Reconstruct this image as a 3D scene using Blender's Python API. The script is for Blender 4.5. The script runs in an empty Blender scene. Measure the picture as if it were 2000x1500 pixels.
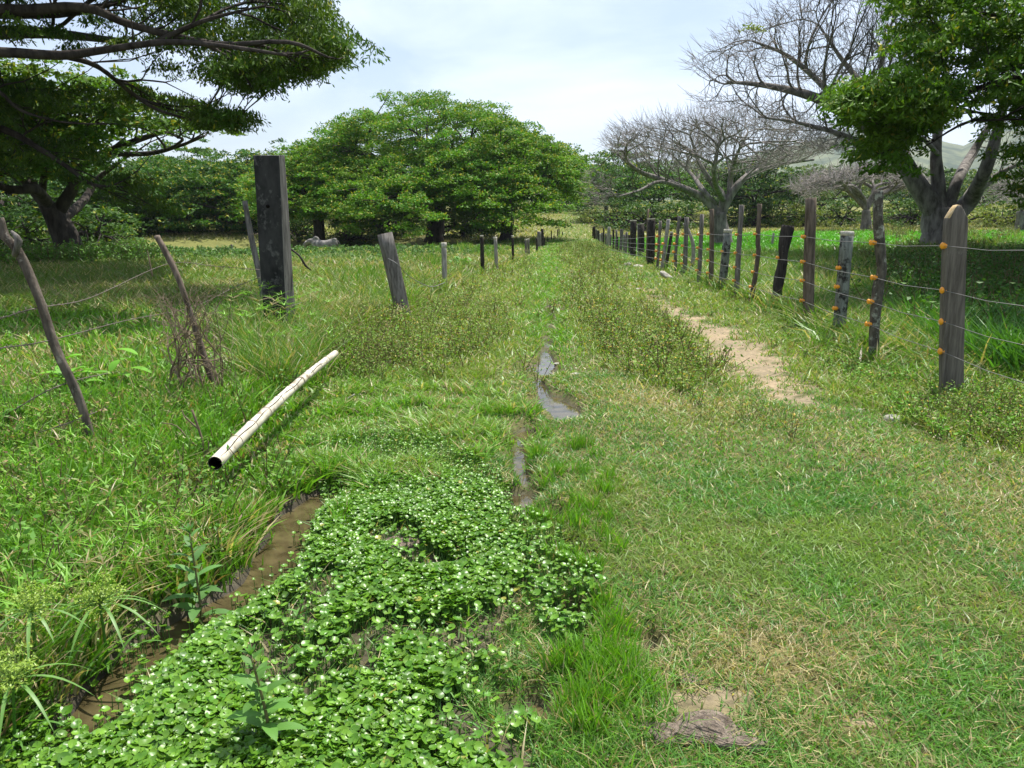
import bpy, math, numpy as np
from math import radians, sin, cos, pi
from mathutils import Vector
rng = np.random.RandomState(7)
sc = bpy.context.scene
COL = sc.collection

# ------------------------------------------------------------------ camera
F = 1570.0; PITCH = radians(11.52); CZ = 1.55
cam = bpy.data.objects.new('camera', bpy.data.cameras.new('camera'))
COL.objects.link(cam); sc.camera = cam
cam.location = (0, 0, CZ); cam.rotation_euler = (pi/2 - PITCH, 0, 0)
cam.data.sensor_width = 36; cam.data.lens = 36*F/2000; cam.data.clip_end = 6000; cam.data.clip_start = 0.05
# ------------------------------------------------------------------ light
SUN_EL, SUN_AZ = 66, 35          # azimuth from +Y towards +X
sx = cos(radians(SUN_EL))*sin(radians(SUN_AZ)); sy = cos(radians(SUN_EL))*cos(radians(SUN_AZ)); sz = sin(radians(SUN_EL))
SUN_E = 5.0
ld = bpy.data.lights.new('sun', 'SUN'); ld.energy = SUN_E; ld.angle = radians(0.5); ld.color = (1, 0.96, 0.89)
sun = bpy.data.objects.new('sun', ld); COL.objects.link(sun)
sun.rotation_euler = Vector((sx, sy, sz)).to_track_quat('Z', 'Y').to_euler()
sun.location = (30, 30, 80)
w = bpy.data.worlds.new("World"); sc.world = w; w.use_nodes = True
nt = w.node_tree; nt.nodes.clear()
def N(t, k, **kw):
    n = t.nodes.new(k)
    for a, b in kw.items(): setattr(n, a, b)
    return n
sky = N(nt, 'ShaderNodeTexSky', sky_type='NISHITA', sun_disc=False, sun_elevation=radians(SUN_EL), sun_rotation=radians(SUN_AZ))
sky.air_density = 1.0; sky.dust_density = 1.6; sky.ozone_density = 1.2
tc = N(nt, 'ShaderNodeTexCoord'); mp = N(nt, 'ShaderNodeMapping'); mp.inputs['Scale'].default_value = (1.0, 1.0, 3.6)
mp.inputs['Rotation'].default_value = (0.25, 0.1, 0.3)
nz = N(nt, 'ShaderNodeTexNoise'); nz.inputs['Scale'].default_value = 2.3; nz.inputs['Detail'].default_value = 7; nz.inputs['Roughness'].default_value = .55
nz.inputs['Distortion'].default_value = .5
cr = N(nt, 'ShaderNodeValToRGB'); cr.color_ramp.elements[0].position = .4; cr.color_ramp.elements[1].position = .66
cr.color_ramp.elements[0].color = (.16,)*3+(1,); cr.color_ramp.elements[1].color = (1.0,)*3+(1,)
mx = N(nt, 'ShaderNodeMix', data_type='RGBA'); mx.inputs['B'].default_value = (6.6, 7.4, 9.0, 1)
bg = N(nt, 'ShaderNodeBackground'); bg.inputs['Strength'].default_value = 0.1
out = N(nt, 'ShaderNodeOutputWorld')
L = nt.links.new
L(tc.outputs['Generated'], mp.inputs['Vector']); L(mp.outputs['Vector'], nz.inputs['Vector']); L(nz.outputs['Fac'], cr.inputs['Fac'])
L(cr.outputs['Color'], mx.inputs['Factor']); L(sky.outputs['Color'], mx.inputs['A']); L(mx.outputs['Result'], bg.inputs['Color']); L(bg.outputs['Background'], out.inputs['Surface'])
vs = sc.view_settings; vs.view_transform = 'Standard'; vs.look = 'None'; vs.exposure = 0.66; vs.gamma = 1; vs.use_curve_mapping = False
cy = sc.cycles; cy.max_bounces = 8; cy.diffuse_bounces = 2; cy.glossy_bounces = 2; cy.transmission_bounces = 5; cy.transparent_max_bounces = 8; cy.volume_bounces = 0
try: cy.use_denoising = True
except Exception: pass

# ------------------------------------------------------------------ maths
cp, sp = cos(PITCH), sin(PITCH)
def ray(px, py):
    a = (px-1000)/F; b = (750-py)/F
    return np.array([a, cp+b*sp, -sp+b*cp])
def P(px, py, Y):                      # world point at distance Y on the sight line
    r = ray(px, py); return np.array([0, 0, CZ]) + r*(Y/r[1])
def proj(x, y, z=0.0):
    dz = z-CZ; d = np.maximum(y*cp-dz*sp, 1e-3); return 1000+F*x/d, 750-F*(y*sp+dz*cp)/d
def G0(px, py):                        # flat ground
    r = ray(px, py); t = CZ/(-r[2]); return r[0]*t, r[1]*t
TAB = np.random.RandomState(3).rand(256, 256)
def vn(x, y, s, seed=0):
    x = np.asarray(x)/s+seed*17.3+1000; y = np.asarray(y)/s+seed*9.1+1000
    xi = np.floor(x).astype(int); yi = np.floor(y).astype(int); fx = x-xi; fy = y-yi
    fx = fx*fx*(3-2*fx); fy = fy*fy*(3-2*fy)
    a = TAB[xi & 255, yi & 255]; b = TAB[(xi+1) & 255, yi & 255]; c = TAB[xi & 255, (yi+1) & 255]; d = TAB[(xi+1) & 255, (yi+1) & 255]
    return (a*(1-fx)+b*fx)*(1-fy)+(c*(1-fx)+d*fx)*fy
def fbm(x, y, s, seed=0, o=3):
    v = 0; a = .5; t = 0
    for k in range(o): v = v+a*vn(x, y, s/2**k, seed+k*5); t += a; a *= .55
    return v/t
def ss(a, b, x): t = np.clip((x-a)/(b-a), 0, 1); return t*t*(3-2*t)
def inpoly(px, py, poly):
    r = np.zeros(np.shape(px), bool); n = len(poly)
    for i in range(n):
        x0, y0 = poly[i]; x1, y1 = poly[(i+1) % n]
        if y0 == y1: continue
        c = ((y0 > py) != (y1 > py)) & (px < (x1-x0)*(py-y0)/(y1-y0)+x0); r ^= c
    return r
def dpoly(x, y, pts):
    d = np.full(np.shape(x), 1e9)
    for (x0, y0), (x1, y1) in zip(pts[:-1], pts[1:]):
        ex, ey = x1-x0, y1-y0; t = np.clip(((x-x0)*ex+(y-y0)*ey)/(ex*ex+ey*ey), 0, 1)
        d = np.minimum(d, np.hypot(x-x0-t*ex, y-y0-t*ey))
    return d
POLE = [tuple(P(420, 905, 4.1)[:2]), tuple(P(655, 690, 7.2)[:2])]
DITCH = [G0(*p) for p in [(-260, 1640), (60, 1478), (170, 1425), (235, 1330), (330, 1245), (440, 1190), (530, 1130), (560, 1050), (585, 1000), (640, 965)]]
PUD = []                               # wet hollows: px, py, half width, half height in photo units, depth
for px, py, rx, ry, dd in [(1048, 742, 16, 8, .05), (1036, 838, 16, 8, .05), (1085, 776, 22, 8, .05), (1082, 818, 18, 8, .05), (1010, 880, 14, 10, .05), (1020, 932, 16, 12, .05), (1078, 618, 7, 8, .05), (1070, 665, 10, 9, .05), (1012, 968, 34, 16, .06), (1015, 1000, 24, 12, .045), (1022, 850, 24, 14, .07), (1016, 905, 15, 22, .06), (1105, 800, 30, 17, .075), (1062, 785, 26, 9, .06),
        (1054, 718, 26, 9, .07), (1068, 700, 14, 20, .05), (1075, 601, 8, 6, .06), (1060, 760, 12, 12, .055), (1080, 1012, 40, 12, .05), (1152, 1102, 28, 10, .06), (1120, 1212, 36, 18, .045), (1268, 1262, 26, 18, .045),
        (1030, 1385, 44, 30, .07), (1140, 1270, 26, 10, .05), (1110, 1082, 16, 10, .05), (1075, 640, 8, 8, .04), (880, 1125, 34, 12, .05)]:
    x, y = G0(px, py); x2, _ = G0(px+rx, py); _, y2 = G0(px, py-ry); e_ = 1.0; PUD.append((x, y, (x2-x)*e_, (y2-y)*e_, dd))
def T(x, y):
    x = np.asarray(x, float); y = np.asarray(y, float)
    z = 0.05*(fbm(x, y, 2.2, 1)-.5)+.14*(fbm(x, y, 9, 2)-.5)*ss(6, 20, y)
    z = z+0.05+.02*(fbm(x, y, .25, 4, 2)-.5)*ss(14, 5, y)
    yy = np.clip(y-45, 0, None); far = np.where(yy < 60, .00062*yy**2, .00062*3600+.0744*(yy-60)*.5)
    far = np.where(y > 230, .00062*3600+.0372*125, far); z = z+far
    fx = 5.05-.05*(y-7)+.076*(y-7)*1.05   # right fence line
    z = z+.55*ss(3, 14, x-fx)*ss(16, 48, y)*(1-.8*ss(55, 90, y))
    z = z-1.25*ss(13, 5, np.hypot((x+16)/1.35, y-54))
    z = z+.10*ss(-1.2, -3, x)*ss(2.5, 5, y)*ss(30, 20, y)
    d = dpoly(x, y, DITCH); wd_ = np.exp(-(d/(.085+.09*fbm(x, y, .35, 9)))**2); z = z*(1-wd_)-.15*wd_
    for a, b, rx, ry, dd in PUD:
        q = ((x-a)/rx)**2+((y-b)/ry)**2; w_ = np.minimum(1, 1.35*np.exp(-q*.8))*ss(.2, .5, vn(x, y, .1, 6)+.25); z = z*(1-w_)-(dd*.55+.03)*w_
    return z
def G(px, py):
    r = ray(px, py); t = 1.0; o = np.array([0, 0, CZ])
    for k in range(4000):
        p = o+r*t
        if p[2] <= float(T(p[0], p[1])): return p
        t *= 1.004
    return p

# ------------------------------------------------------------------ mesh helpers
ORG = {}
def add(name, V, Fs, mat, loc=None, parent=None, col=None, smooth=False, label=None, cat=None, group=None, kind=None, midx=None):
    V = np.asarray(V, float)
    if parent is not None: loc = ORG[parent.name]
    if loc is None: loc = (0, 0, 0)
    loc = np.asarray(loc, float)
    me = bpy.data.meshes.new(name); me.vertices.add(len(V)); me.vertices.foreach_set('co', (V-loc).astype(np.float32).ravel())
    Fs = [np.asarray(f, np.int32) for f in Fs if len(f)]
    idx = np.concatenate([f.ravel() for f in Fs]); sz_ = np.concatenate([np.full(len(f), f.shape[1]) for f in Fs])
    st = np.concatenate([[0], np.cumsum(sz_)[:-1]]).astype(np.int32)
    me.loops.add(len(idx)); me.loops.foreach_set('vertex_index', idx)
    me.polygons.add(len(sz_)); me.polygons.foreach_set('loop_start', st)
    mats = mat if isinstance(mat, (list, tuple)) else [mat]
    for m in mats: me.materials.append(m)
    if midx is not None: me.polygons.foreach_set('material_index', np.asarray(midx, np.int32))
    me.update(calc_edges=True)
    if smooth: me.polygons.foreach_set('use_smooth', np.ones(len(sz_), bool))
    if col is not None:
        ca = me.color_attributes.new('col', 'FLOAT_COLOR', 'POINT')
        c = np.ones((len(V), 4), np.float32); c[:, :3] = col; ca.data.foreach_set('color', c.ravel())
    me.validate()
    o = bpy.data.objects.new(name, me); COL.objects.link(o)
    if parent is not None: o.parent = parent; o.location = (0, 0, 0)
    else: o.location = loc
    ORG[o.name] = loc
    tag(o, label, cat, group, kind); return o
def tag(o, label=None, cat=None, group=None, kind=None):
    for k, v in (('label', label), ('category', cat), ('group', group), ('kind', kind)):
        if v: o[k] = v
def thing(name, loc, label, cat, group=None):
    o = bpy.data.objects.new(name, None); COL.objects.link(o); o.location = tuple(float(v) for v in loc); o.empty_display_size = .2
    ORG[o.name] = np.asarray(loc, float); tag(o, label, cat, group); return o
class M:                               # geometry collector
    def __init__(s): s.V = []; s.Q = []; s.T3 = []; s.C = []; s.n = 0
    def put(s, V, Q=None, T3=None, C=None):
        V = np.asarray(V, float).reshape(-1, 3); s.V.append(V)
        if Q is not None and len(Q): s.Q.append(np.asarray(Q)+s.n)
        if T3 is not None and len(T3): s.T3.append(np.asarray(T3)+s.n)
        if C is not None: s.C.append(np.broadcast_to(C, (len(V), 3)))
        s.n += len(V)
    def out(s, name, mat, **k):
        Fs = [np.concatenate(a) for a in (s.Q, s.T3) if a]
        return add(name, np.concatenate(s.V), Fs, mat, col=(np.concatenate(s.C) if s.C else None), **k)

def unit(v): return v/np.maximum(np.linalg.norm(v, axis=-1, keepdims=True), 1e-9)
def tubes(P0, P1, T0, T1, r0, r1, k=2, m=6):
    n = len(P0); Ld = np.linalg.norm(P1-P0, axis=1, keepdims=True)
    t = np.linspace(0, 1, k+1)[None, :, None]
    a, b, c, d = 2*t**3-3*t**2+1, t**3-2*t**2+t, -2*t**3+3*t**2, t**3-t**2
    C = a*P0[:, None]+b*(T0*Ld)[:, None]+c*P1[:, None]+d*(T1*Ld)[:, None]
    da, db, dc, dd = 6*t**2-6*t, 3*t**2-4*t+1, -6*t**2+6*t, 3*t**2-2*t
    D = unit(da*P0[:, None]+db*(T0*Ld)[:, None]+dc*P1[:, None]+dd*(T1*Ld)[:, None])
    ch = np.abs(P1-P0); ref = np.eye(3)[np.argmin(ch, axis=1)][:, None]
    U = unit(np.cross(D, np.broadcast_to(ref, D.shape))); W = np.cross(D, U)
    R = (r0[:, None]*(1-t[..., 0])+r1[:, None]*t[..., 0])[..., None, None]
    th = np.arange(m)*2*pi/m
    V = C[:, :, None]+R*(U[:, :, None]*np.cos(th)[None, None, :, None]+W[:, :, None]*np.sin(th)[None, None, :, None])
    base = (np.arange(n)*(k+1)*m)[:, None, None]; i = (np.arange(k)*m)[None, :, None]; j = np.arange(m)[None, None]; j2 = (j+1) % m
    Q = np.stack([base+i+j, base+i+j2, base+i+m+j2, base+i+m+j], -1).reshape(-1, 4)
    return V.reshape(-1, 3), Q
def path_tube(mm, pts, rad, m=8, C=None, rough=0, sub=3, cap=True, prof=None, rs=None, seed=0):
    """one continuous tapered tube through pts (Catmull-Rom)"""
    pts = np.asarray(pts, float); rad = np.asarray(rad, float); n = len(pts)
    ts = np.linspace(0, n-1, (n-1)*sub+1); X = []; R = []
    pp = np.vstack([2*pts[0]-pts[1], pts, 2*pts[-1]-pts[-2]])
    for t in ts:
        i = min(int(t), n-2); f = t-i; p0, p1, p2, p3 = pp[i:i+4]
        X.append(.5*(2*p1+(p2-p0)*f+(2*p0-5*p1+4*p2-p3)*f*f+(3*p1-p0-3*p2+p3)*f**3)); R.append(rad[i]*(1-f)+rad[i+1]*f)
    X = np.array(X); R = np.array(R); D = unit(np.gradient(X, axis=0))
    ref = np.eye(3)[np.argmin(np.abs(pts[-1]-pts[0]))]
    U = unit(np.cross(D, ref)); W = np.cross(D, U)
    if prof is None: th = np.arange(m)*2*pi/m; pr = np.stack([np.cos(th), np.sin(th)], 1)
    else: pr = np.asarray(prof, float); m = len(pr)
    rr = R[:, None]*np.ones(m)
    if rough:
        g = np.random.RandomState(seed+11); ph = g.rand(4)*6
        a = np.arange(m)*2*pi/m; s = np.linspace(0, len(X)*.55, len(X))[:, None]
        rr = rr*(1+rough*(.5*np.sin(3*a+ph[0]+s*.35)+.5*np.sin(5*a+ph[1]-s*.5)+.6*np.sin(2*a+ph[2]+s)+(g.rand(len(X), m)-.5)*.7))
    V = X[:, None]+rr[..., None]*(U[:, None]*pr[None, :, :1]+W[:, None]*pr[None, :, 1:])
    k = len(X)-1; i = (np.arange(k)*m)[:, None]; j = np.arange(m)[None]; j2 = (j+1) % m
    Q = np.stack([i+j, i+j2, i+m+j2, i+m+j], -1).reshape(-1, 4)
    V = V.reshape(-1, 3); T3 = None
    if cap:
        V = np.vstack([V, X[-1], X[0]]); e = k*m; jj = np.arange(m)
        T3 = np.vstack([np.stack([e+jj, e+(jj+1) % m, np.full(m, len(V)-2)], 1), np.stack([(jj+1) % m, jj, np.full(m, len(V)-1)], 1)])
    mm.put(V, Q, T3, C); return X

# ------------------------------------------------------------------ materials
def newmat(name):
    m = bpy.data.materials.new(name); m.use_nodes = True; t = m.node_tree; t.nodes.clear()
    o = N(t, 'ShaderNodeOutputMaterial'); b = N(t, 'ShaderNodeBsdfPrincipled'); t.links.new(b.outputs[0], o.inputs['Surface']); return m, t, b, o
def leafmat(name, rough=.5, trans=.3, spec=.35, tcol=(1.25, 1.35, .5), attr=True, color=(.1, .2, .03)):
    m, t, b, o = newmat(name); b.inputs['Roughness'].default_value = rough; b.inputs['Specular IOR Level'].default_value = spec
    tr = N(t, 'ShaderNodeBsdfTranslucent'); mx = N(t, 'ShaderNodeMixShader'); mx.inputs[0].default_value = trans
    ml = N(t, 'ShaderNodeMix', data_type='RGBA', blend_type='MULTIPLY'); ml.inputs['Factor'].default_value = 1; ml.inputs['B'].default_value = (*tcol, 1)
    if attr:
        a = N(t, 'ShaderNodeAttribute', attribute_name='col'); src = a.outputs['Color']
        t.links.new(src, b.inputs['Base Color']); t.links.new(src, ml.inputs['A'])
    else: b.inputs['Base Color'].default_value = (*color, 1); ml.inputs['A'].default_value = (*color, 1)
    t.links.new(ml.outputs['Result'], tr.inputs['Color']); t.links.new(b.outputs[0], mx.inputs[1]); t.links.new(tr.outputs[0], mx.inputs[2]); t.links.new(mx.outputs[0], o.inputs['Surface'])
    return m
def woodmat(name, c1, c2, c3=None, p3=.62, scale=(14, 14, 2.2), rough=.85, bump=.5, dist=.01, patch=2.2):
    m, t, b, o = newmat(name); b.inputs['Roughness'].default_value = rough; b.inputs['Specular IOR Level'].default_value = .2
    tcn = N(t, 'ShaderNodeTexCoord'); mpn = N(t, 'ShaderNodeMapping'); mpn.inputs['Scale'].default_value = scale
    n1 = N(t, 'ShaderNodeTexNoise'); n1.inputs['Scale'].default_value = 1.6; n1.inputs['Detail'].default_value = 6; n1.inputs['Roughness'].default_value = .65
    r = N(t, 'ShaderNodeValToRGB'); r.color_ramp.elements[0].position = .36; r.color_ramp.elements[1].position = .64
    r.color_ramp.elements[0].color = (*c1, 1); r.color_ramp.elements[1].color = (*c2, 1)
    l = t.links.new; l(tcn.outputs['Object'], mpn.inputs[0]); l(mpn.outputs[0], n1.inputs['Vector']); l(n1.outputs['Fac'], r.inputs[0]); src = r.outputs[0]
    if c3:
        n2 = N(t, 'ShaderNodeTexNoise'); n2.inputs['Scale'].default_value = patch; n2.inputs['Detail'].default_value = 7; n2.inputs['Roughness'].default_value = .7
        r2 = N(t, 'ShaderNodeValToRGB'); r2.color_ramp.elements[0].position = p3-.04; r2.color_ramp.elements[1].position = p3+.04
        mx = N(t, 'ShaderNodeMix', data_type='RGBA'); mx.inputs['B'].default_value = (*c3, 1)
        l(tcn.outputs['Object'], n2.inputs['Vector']); l(n2.outputs['Fac'], r2.inputs[0]); l(r2.outputs[0], mx.inputs['Factor']); l(src, mx.inputs['A']); src = mx.outputs['Result']
    bp = N(t, 'ShaderNodeBump'); bp.inputs['Strength'].default_value = bump; bp.inputs['Distance'].default_value = dist
    l(n1.outputs['Fac'], bp.inputs['Height']); l(bp.outputs[0], b.inputs['Normal']); l(src, b.inputs['Base Color']); return m
def plain(name, c, rough=.6, spec=.4, metal=0, var=.12):
    m, t, b, o = newmat(name); b.inputs['Roughness'].default_value = rough; b.inputs['Specular IOR Level'].default_value = spec; b.inputs['Metallic'].default_value = metal
    n1 = N(t, 'ShaderNodeTexNoise'); n1.inputs['Scale'].default_value = 25; n1.inputs['Detail'].default_value = 4
    r = N(t, 'ShaderNodeValToRGB'); c = np.array(c)
    r.color_ramp.elements[0].color = (*(c*(1-var)), 1); r.color_ramp.elements[1].color = (*np.minimum(c*(1+var), 1), 1); r.color_ramp.elements[0].position = .3; r.color_ramp.elements[1].position = .7
    t.links.new(n1.outputs['Fac'], r.inputs[0]); t.links.new(r.outputs[0], b.inputs['Base Color']); return m
def groundmat():
    m, t, b, o = newmat('ground'); l = t.links.new
    a = N(t, 'ShaderNodeAttribute', attribute_name='col'); g = N(t, 'ShaderNodeNewGeometry')
    n1 = N(t, 'ShaderNodeTexNoise'); n1.inputs['Scale'].default_value = 22; n1.inputs['Detail'].default_value = 8; n1.inputs['Roughness'].default_value = .7
    n2 = N(t, 'ShaderNodeTexNoise'); n2.inputs['Scale'].default_value = 2.5; n2.inputs['Detail'].default_value = 5
    l(g.outputs['Position'], n1.inputs['Vector']); l(g.outputs['Position'], n2.inputs['Vector'])
    r = N(t, 'ShaderNodeValToRGB'); r.color_ramp.elements[0].color = (.5,)*3+(1,); r.color_ramp.elements[1].color = (1.4, 1.36, 1.3, 1); r.color_ramp.elements[0].position = .3; r.color_ramp.elements[1].position = .7
    r2 = N(t, 'ShaderNodeValToRGB'); r2.color_ramp.elements[0].color = (.75, .78, .75, 1); r2.color_ramp.elements[1].color = (1.2, 1.15, 1.1, 1); r2.color_ramp.elements[0].position = .3; r2.color_ramp.elements[1].position = .7
    m1 = N(t, 'ShaderNodeMix', data_type='RGBA', blend_type='MULTIPLY'); m1.inputs['Factor'].default_value = 1
    m2 = N(t, 'ShaderNodeMix', data_type='RGBA', blend_type='MULTIPLY'); m2.inputs['Factor'].default_value = 1
    l(n1.outputs['Fac'], r.inputs[0]); l(n2.outputs['Fac'], r2.inputs[0]); l(a.outputs['Color'], m1.inputs['A']); l(r.outputs[0], m1.inputs['B']); l(m1.outputs['Result'], m2.inputs['A']); l(r2.outputs[0], m2.inputs['B'])
    l(m2.outputs['Result'], b.inputs['Base Color']); b.inputs['Specular IOR Level'].default_value = .2
    rg = N(t, 'ShaderNodeMapRange'); rg.inputs['From Min'].default_value = 0; rg.inputs['From Max'].default_value = 1; rg.inputs['To Min'].default_value = .95; rg.inputs['To Max'].default_value = .5
    wa = N(t, 'ShaderNodeAttribute', attribute_name='wet'); l(wa.outputs['Fac'], rg.inputs[0]); l(rg.outputs[0], b.inputs['Roughness'])
    bp = N(t, 'ShaderNodeBump'); bp.inputs['Strength'].default_value = .7; bp.inputs['Distance'].default_value = .008; l(n1.outputs['Fac'], bp.inputs['Height']); l(bp.outputs[0], b.inputs['Normal'])
    return m
def watermat():
    m, t, b, o = newmat('muddy_water'); l = t.links.new
    b.inputs['Roughness'].default_value = .04; b.inputs['IOR'].default_value = 1.333
    n = N(t, 'ShaderNodeTexNoise'); n.inputs['Scale'].default_value = 9; n.inputs['Detail'].default_value = 5; r = N(t, 'ShaderNodeValToRGB')
    r.color_ramp.elements[0].color = (.04, .032, .014, 1); r.color_ramp.elements[1].color = (.1, .08, .038, 1); r.color_ramp.elements[0].position = .35; r.color_ramp.elements[1].position = .65
    g = N(t, 'ShaderNodeNewGeometry'); l(g.outputs['Position'], n.inputs['Vector']); l(n.outputs['Fac'], r.inputs[0]); l(r.outputs[0], b.inputs['Base Color'])
    n2 = N(t, 'ShaderNodeTexNoise'); n2.inputs['Scale'].default_value = 30; n2.inputs['Detail'].default_value = 2; l(g.outputs['Position'], n2.inputs['Vector'])
    bp = N(t, 'ShaderNodeBump'); bp.inputs['Strength'].default_value = .12; bp.inputs['Distance'].default_value = .005; l(n2.outputs['Fac'], bp.inputs['Height']); l(bp.outputs[0], b.inputs['Normal']); return m
MG = leafmat('grass_blade', .45, .32, .4)
MLF = leafmat('tree_leaf', .55, .27, .15, (1.45, 1.45, .45))
MHY = leafmat('water_plant_leaf', .36, .22, .42)
MHB = leafmat('herb_leaf', .55, .25, .25)
BARK = woodmat('bark_dark', (.02, .016, .013), (.075, .062, .052), (.13, .12, .11), .68, (3, 3, 1), .9, .8, .06, .8)
BARE = woodmat('bark_grey', (.085, .075, .065), (.27, .245, .22), None, .6, (3, 3, 1), .9, .6, .04)
TWIG = plain('grey_twigs', (.36, .31, .29), .9, .1)
GREY = woodmat('weathered_grey_wood', (.07, .062, .052), (.23, .21, .185))
BROWN = woodmat('weathered_brown_wood', (.06, .045, .033), (.18, .14, .105))
PALE = woodmat('pale_grey_wood', (.18, .165, .145), (.42, .39, .35))
BLACKW = woodmat('charred_wood', (.015, .013, .011), (.06, .05, .042), (.22, .22, .2), .66, (14, 14, 3), .9, .7, .015, 5)
LICH = woodmat('lichen_wood', (.1, .105, .09), (.22, .235, .2), (.028, .025, .022), .54, (14, 14, 3), .9, .6, .01, 6)
SPOT = woodmat('spotted_bark', (.04, .035, .027), (.13, .115, .09), (.27, .28, .22), .58, (14, 14, 6), .95, .9, .02, 11)
ENDW = woodmat('cut_end_wood', (.35, .32, .26), (.62, .59, .5), None, .6, (20, 20, 20))
CONC = woodmat('shaded_stained_concrete', (.012, .012, .011), (.045, .043, .04), (.1, .095, .088), .58, (2.5, 2.5, 1.2), .9, .5, .01, 3.5)  # stains over a base darkened for the faces away from the sun
CONC2 = woodmat('lit_stained_concrete', (.05, .048, .044), (.15, .145, .132), (.02, .02, .019), .62, (9, 9, 1.6), .9, .5, .01, 4)  # same concrete, lightened for the sunlit right face and top
PICKET = woodmat('planed_timber', (.075, .064, .052), (.17, .148, .122), (.2, .18, .155), .64, (22, 22, 1.8), .85, .5, .005, 3)
ORANGE = plain('orange_plastic', (.85, .33, .015), .35, .5)
METAL = plain('galvanised_wire', (.17, .165, .155), .6, .3, .3)
RUST = plain('rusty_wire', (.16, .13, .11), .7, .3, .3)
DRY = woodmat('dry_twig', (.1, .072, .045), (.26, .2, .13))
BAMB = woodmat('dry_bamboo', (.42, .38, .29), (.66, .61, .49), (.25, .2, .13), .6, (5, 5, 5), .45, .15, .004, 6)
DARK = plain('dark_hollow', (.01, .008, .006), .9, .1)
STONE = woodmat('pale_stone', (.3, .275, .23), (.55, .51, .44), (.2, .18, .14), .64, (6, 6, 6), .9, .8, .02, 9)
CLOD = woodmat('dried_mud', (.13, .1, .075), (.34, .275, .21), (.05, .038, .028), .62, (16, 16, 16), .9, 1, .06, 30)
MG_GROUND = groundmat(); WATER = watermat()

# ------------------------------------------------------------------ zones of the ground (photo outlines laid on the ground)
HY = [(660, 985), (960, 985), (980, 1080), (1040, 1170), (990, 1260), (1000, 1330), (930, 1350), (950, 1420), (1030, 1500), (1100, 1700), (-200, 1900), (150, 1510), (240, 1380), (290, 1300), (470, 1190), (560, 1130), (590, 1060)]
HYM = [(560, 880), (820, 850), (1010, 960), (1010, 1000), (640, 1000)]
TALL = [(-3000, 655), (300, 640), (480, 600), (590, 640), (700, 680), (640, 745), (575, 830), (560, 900), (590, 960), (540, 1010), (500, 1090), (430, 1130), (330, 1190), (200, 1290), (120, 1380), (0, 1440), (-300, 1600), (-4000, 1700)]
MEDL = [(575, 830), (700, 740), (850, 750), (1000, 790), (1000, 860), (1010, 985), (640, 985), (560, 900)]
HERB = [[(800, 520), (1035, 492), (1030, 600), (965, 735), (830, 750), (690, 735), (640, 700), (700, 620)],
        [(1092, 480), (1175, 480), (1240, 560), (1330, 640), (1400, 710), (1410, 770), (1290, 760), (1180, 700), (1110, 620)],
        [(1230, 510), (1380, 560), (1560, 600), (1900, 760), (2300, 880), (2300, 960), (1820, 860), (1700, 810), (1600, 750), (1500, 665), (1330, 600)]]
DIRT = [(1262, 592), (1300, 590), (1345, 618), (1400, 636), (1490, 665), (1550, 725), (1620, 775), (1600, 812), (1500, 805), (1425, 755), (1360, 700)]
DIRT2 = [(1225, 562), (1262, 560), (1300, 580), (1300, 592), (1255, 590)]
LUSH = [(1085, 455), (1045, 520), (1030, 640), (1020, 700), (1090, 690), (1105, 600), (1098, 500), (1100, 455)]
RFENCE = [(1858, 778), (1705, 715), (1577, 640), (1465, 592), (1388, 562), (1285, 520), (1200, 485), (1160, 466)]
RF = [tuple(G0(*p)) for p in [(2300, 960)]+RFENCE]
def zones(x, y):
    x = np.asarray(x, float); y = np.asarray(y, float)
    jx = (fbm(x, y, .35, 21)-.5); jy = (fbm(x, y, .35, 31)-.5)
    rj = np.hypot(x, y); js = ss(3, 9, rj); jx = jx+(rng.rand(*x.shape)-.5)*.55*js; jy = jy+(rng.rand(*x.shape)-.5)*.9*js
    px, py = proj(x+jx*(.3+.7*js), y+jy*(.5+1.8*js), 0.0); z = {}
    z['px'], z['py'] = px, py
    fl = np.interp(py, [440, 466, 485, 520, 562, 592, 640, 715, 778, 960], [1115, 1160, 1200, 1285, 1388, 1465, 1577, 1705, 1858, 2300])
    z['right'] = (px > fl+12)
    ll = np.interp(py, [440, 485, 510, 533, 560, 625, 690], [1085, 1056, 1001, 945, 868, 790, 640])
    z['left'] = (px < ll) & (py < 665)
    z['hy'] = inpoly(px, py, HY); z['hym'] = inpoly(px, py, HYM); z['tall'] = inpoly(px, py, TALL) & ~z['hy']; mj = fbm(x, y, .5, 141); z['medl'] = inpoly(px+160*(mj-.5)+60*(vn(x, y, .15, 142)-.5), py, MEDL) & (fbm(x, y, .33, 143) > .40)
    z['herb'] = inpoly(px, py, HERB[0]) | inpoly(px, py, HERB[1]) | inpoly(px, py, HERB[2])
    z['dirt'] = (inpoly(px, py, DIRT) | inpoly(px, py, DIRT2)); z['lush'] = inpoly(px, py, LUSH)
    z['ditch'] = dpoly(x, y, DITCH)
    return z
def blob(px, py, cx, cy, rx, ry): return np.exp(-((px-cx)/rx)**2-((py-cy)/ry)**2)
def strawness(x, y, z):
    px, py = proj(x, y)
    s = .22+.5*(fbm(x, y, 1.3, 41)-.45)+.3*(fbm(x, y, .3, 43)-.5)
    for a in [(1480, 1300, 240, 70, .55), (1250, 790, 120, 40, .5), (1650, 1440, 160, 50, .3), (1960, 980, 160, 90, .35), (1300, 1000, 160, 50, .15), (1700, 880, 300, 50, .2), (1180, 660, 30, 30, .3), (1380, 800, 120, 25, .2), (1650, 1100, 230, 130, -.35), (1900, 1380, 160, 130, -.3)]:
        s = s+a[4]*blob(px, py, *a[:4])
    return np.clip(s, 0, 1)

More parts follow.
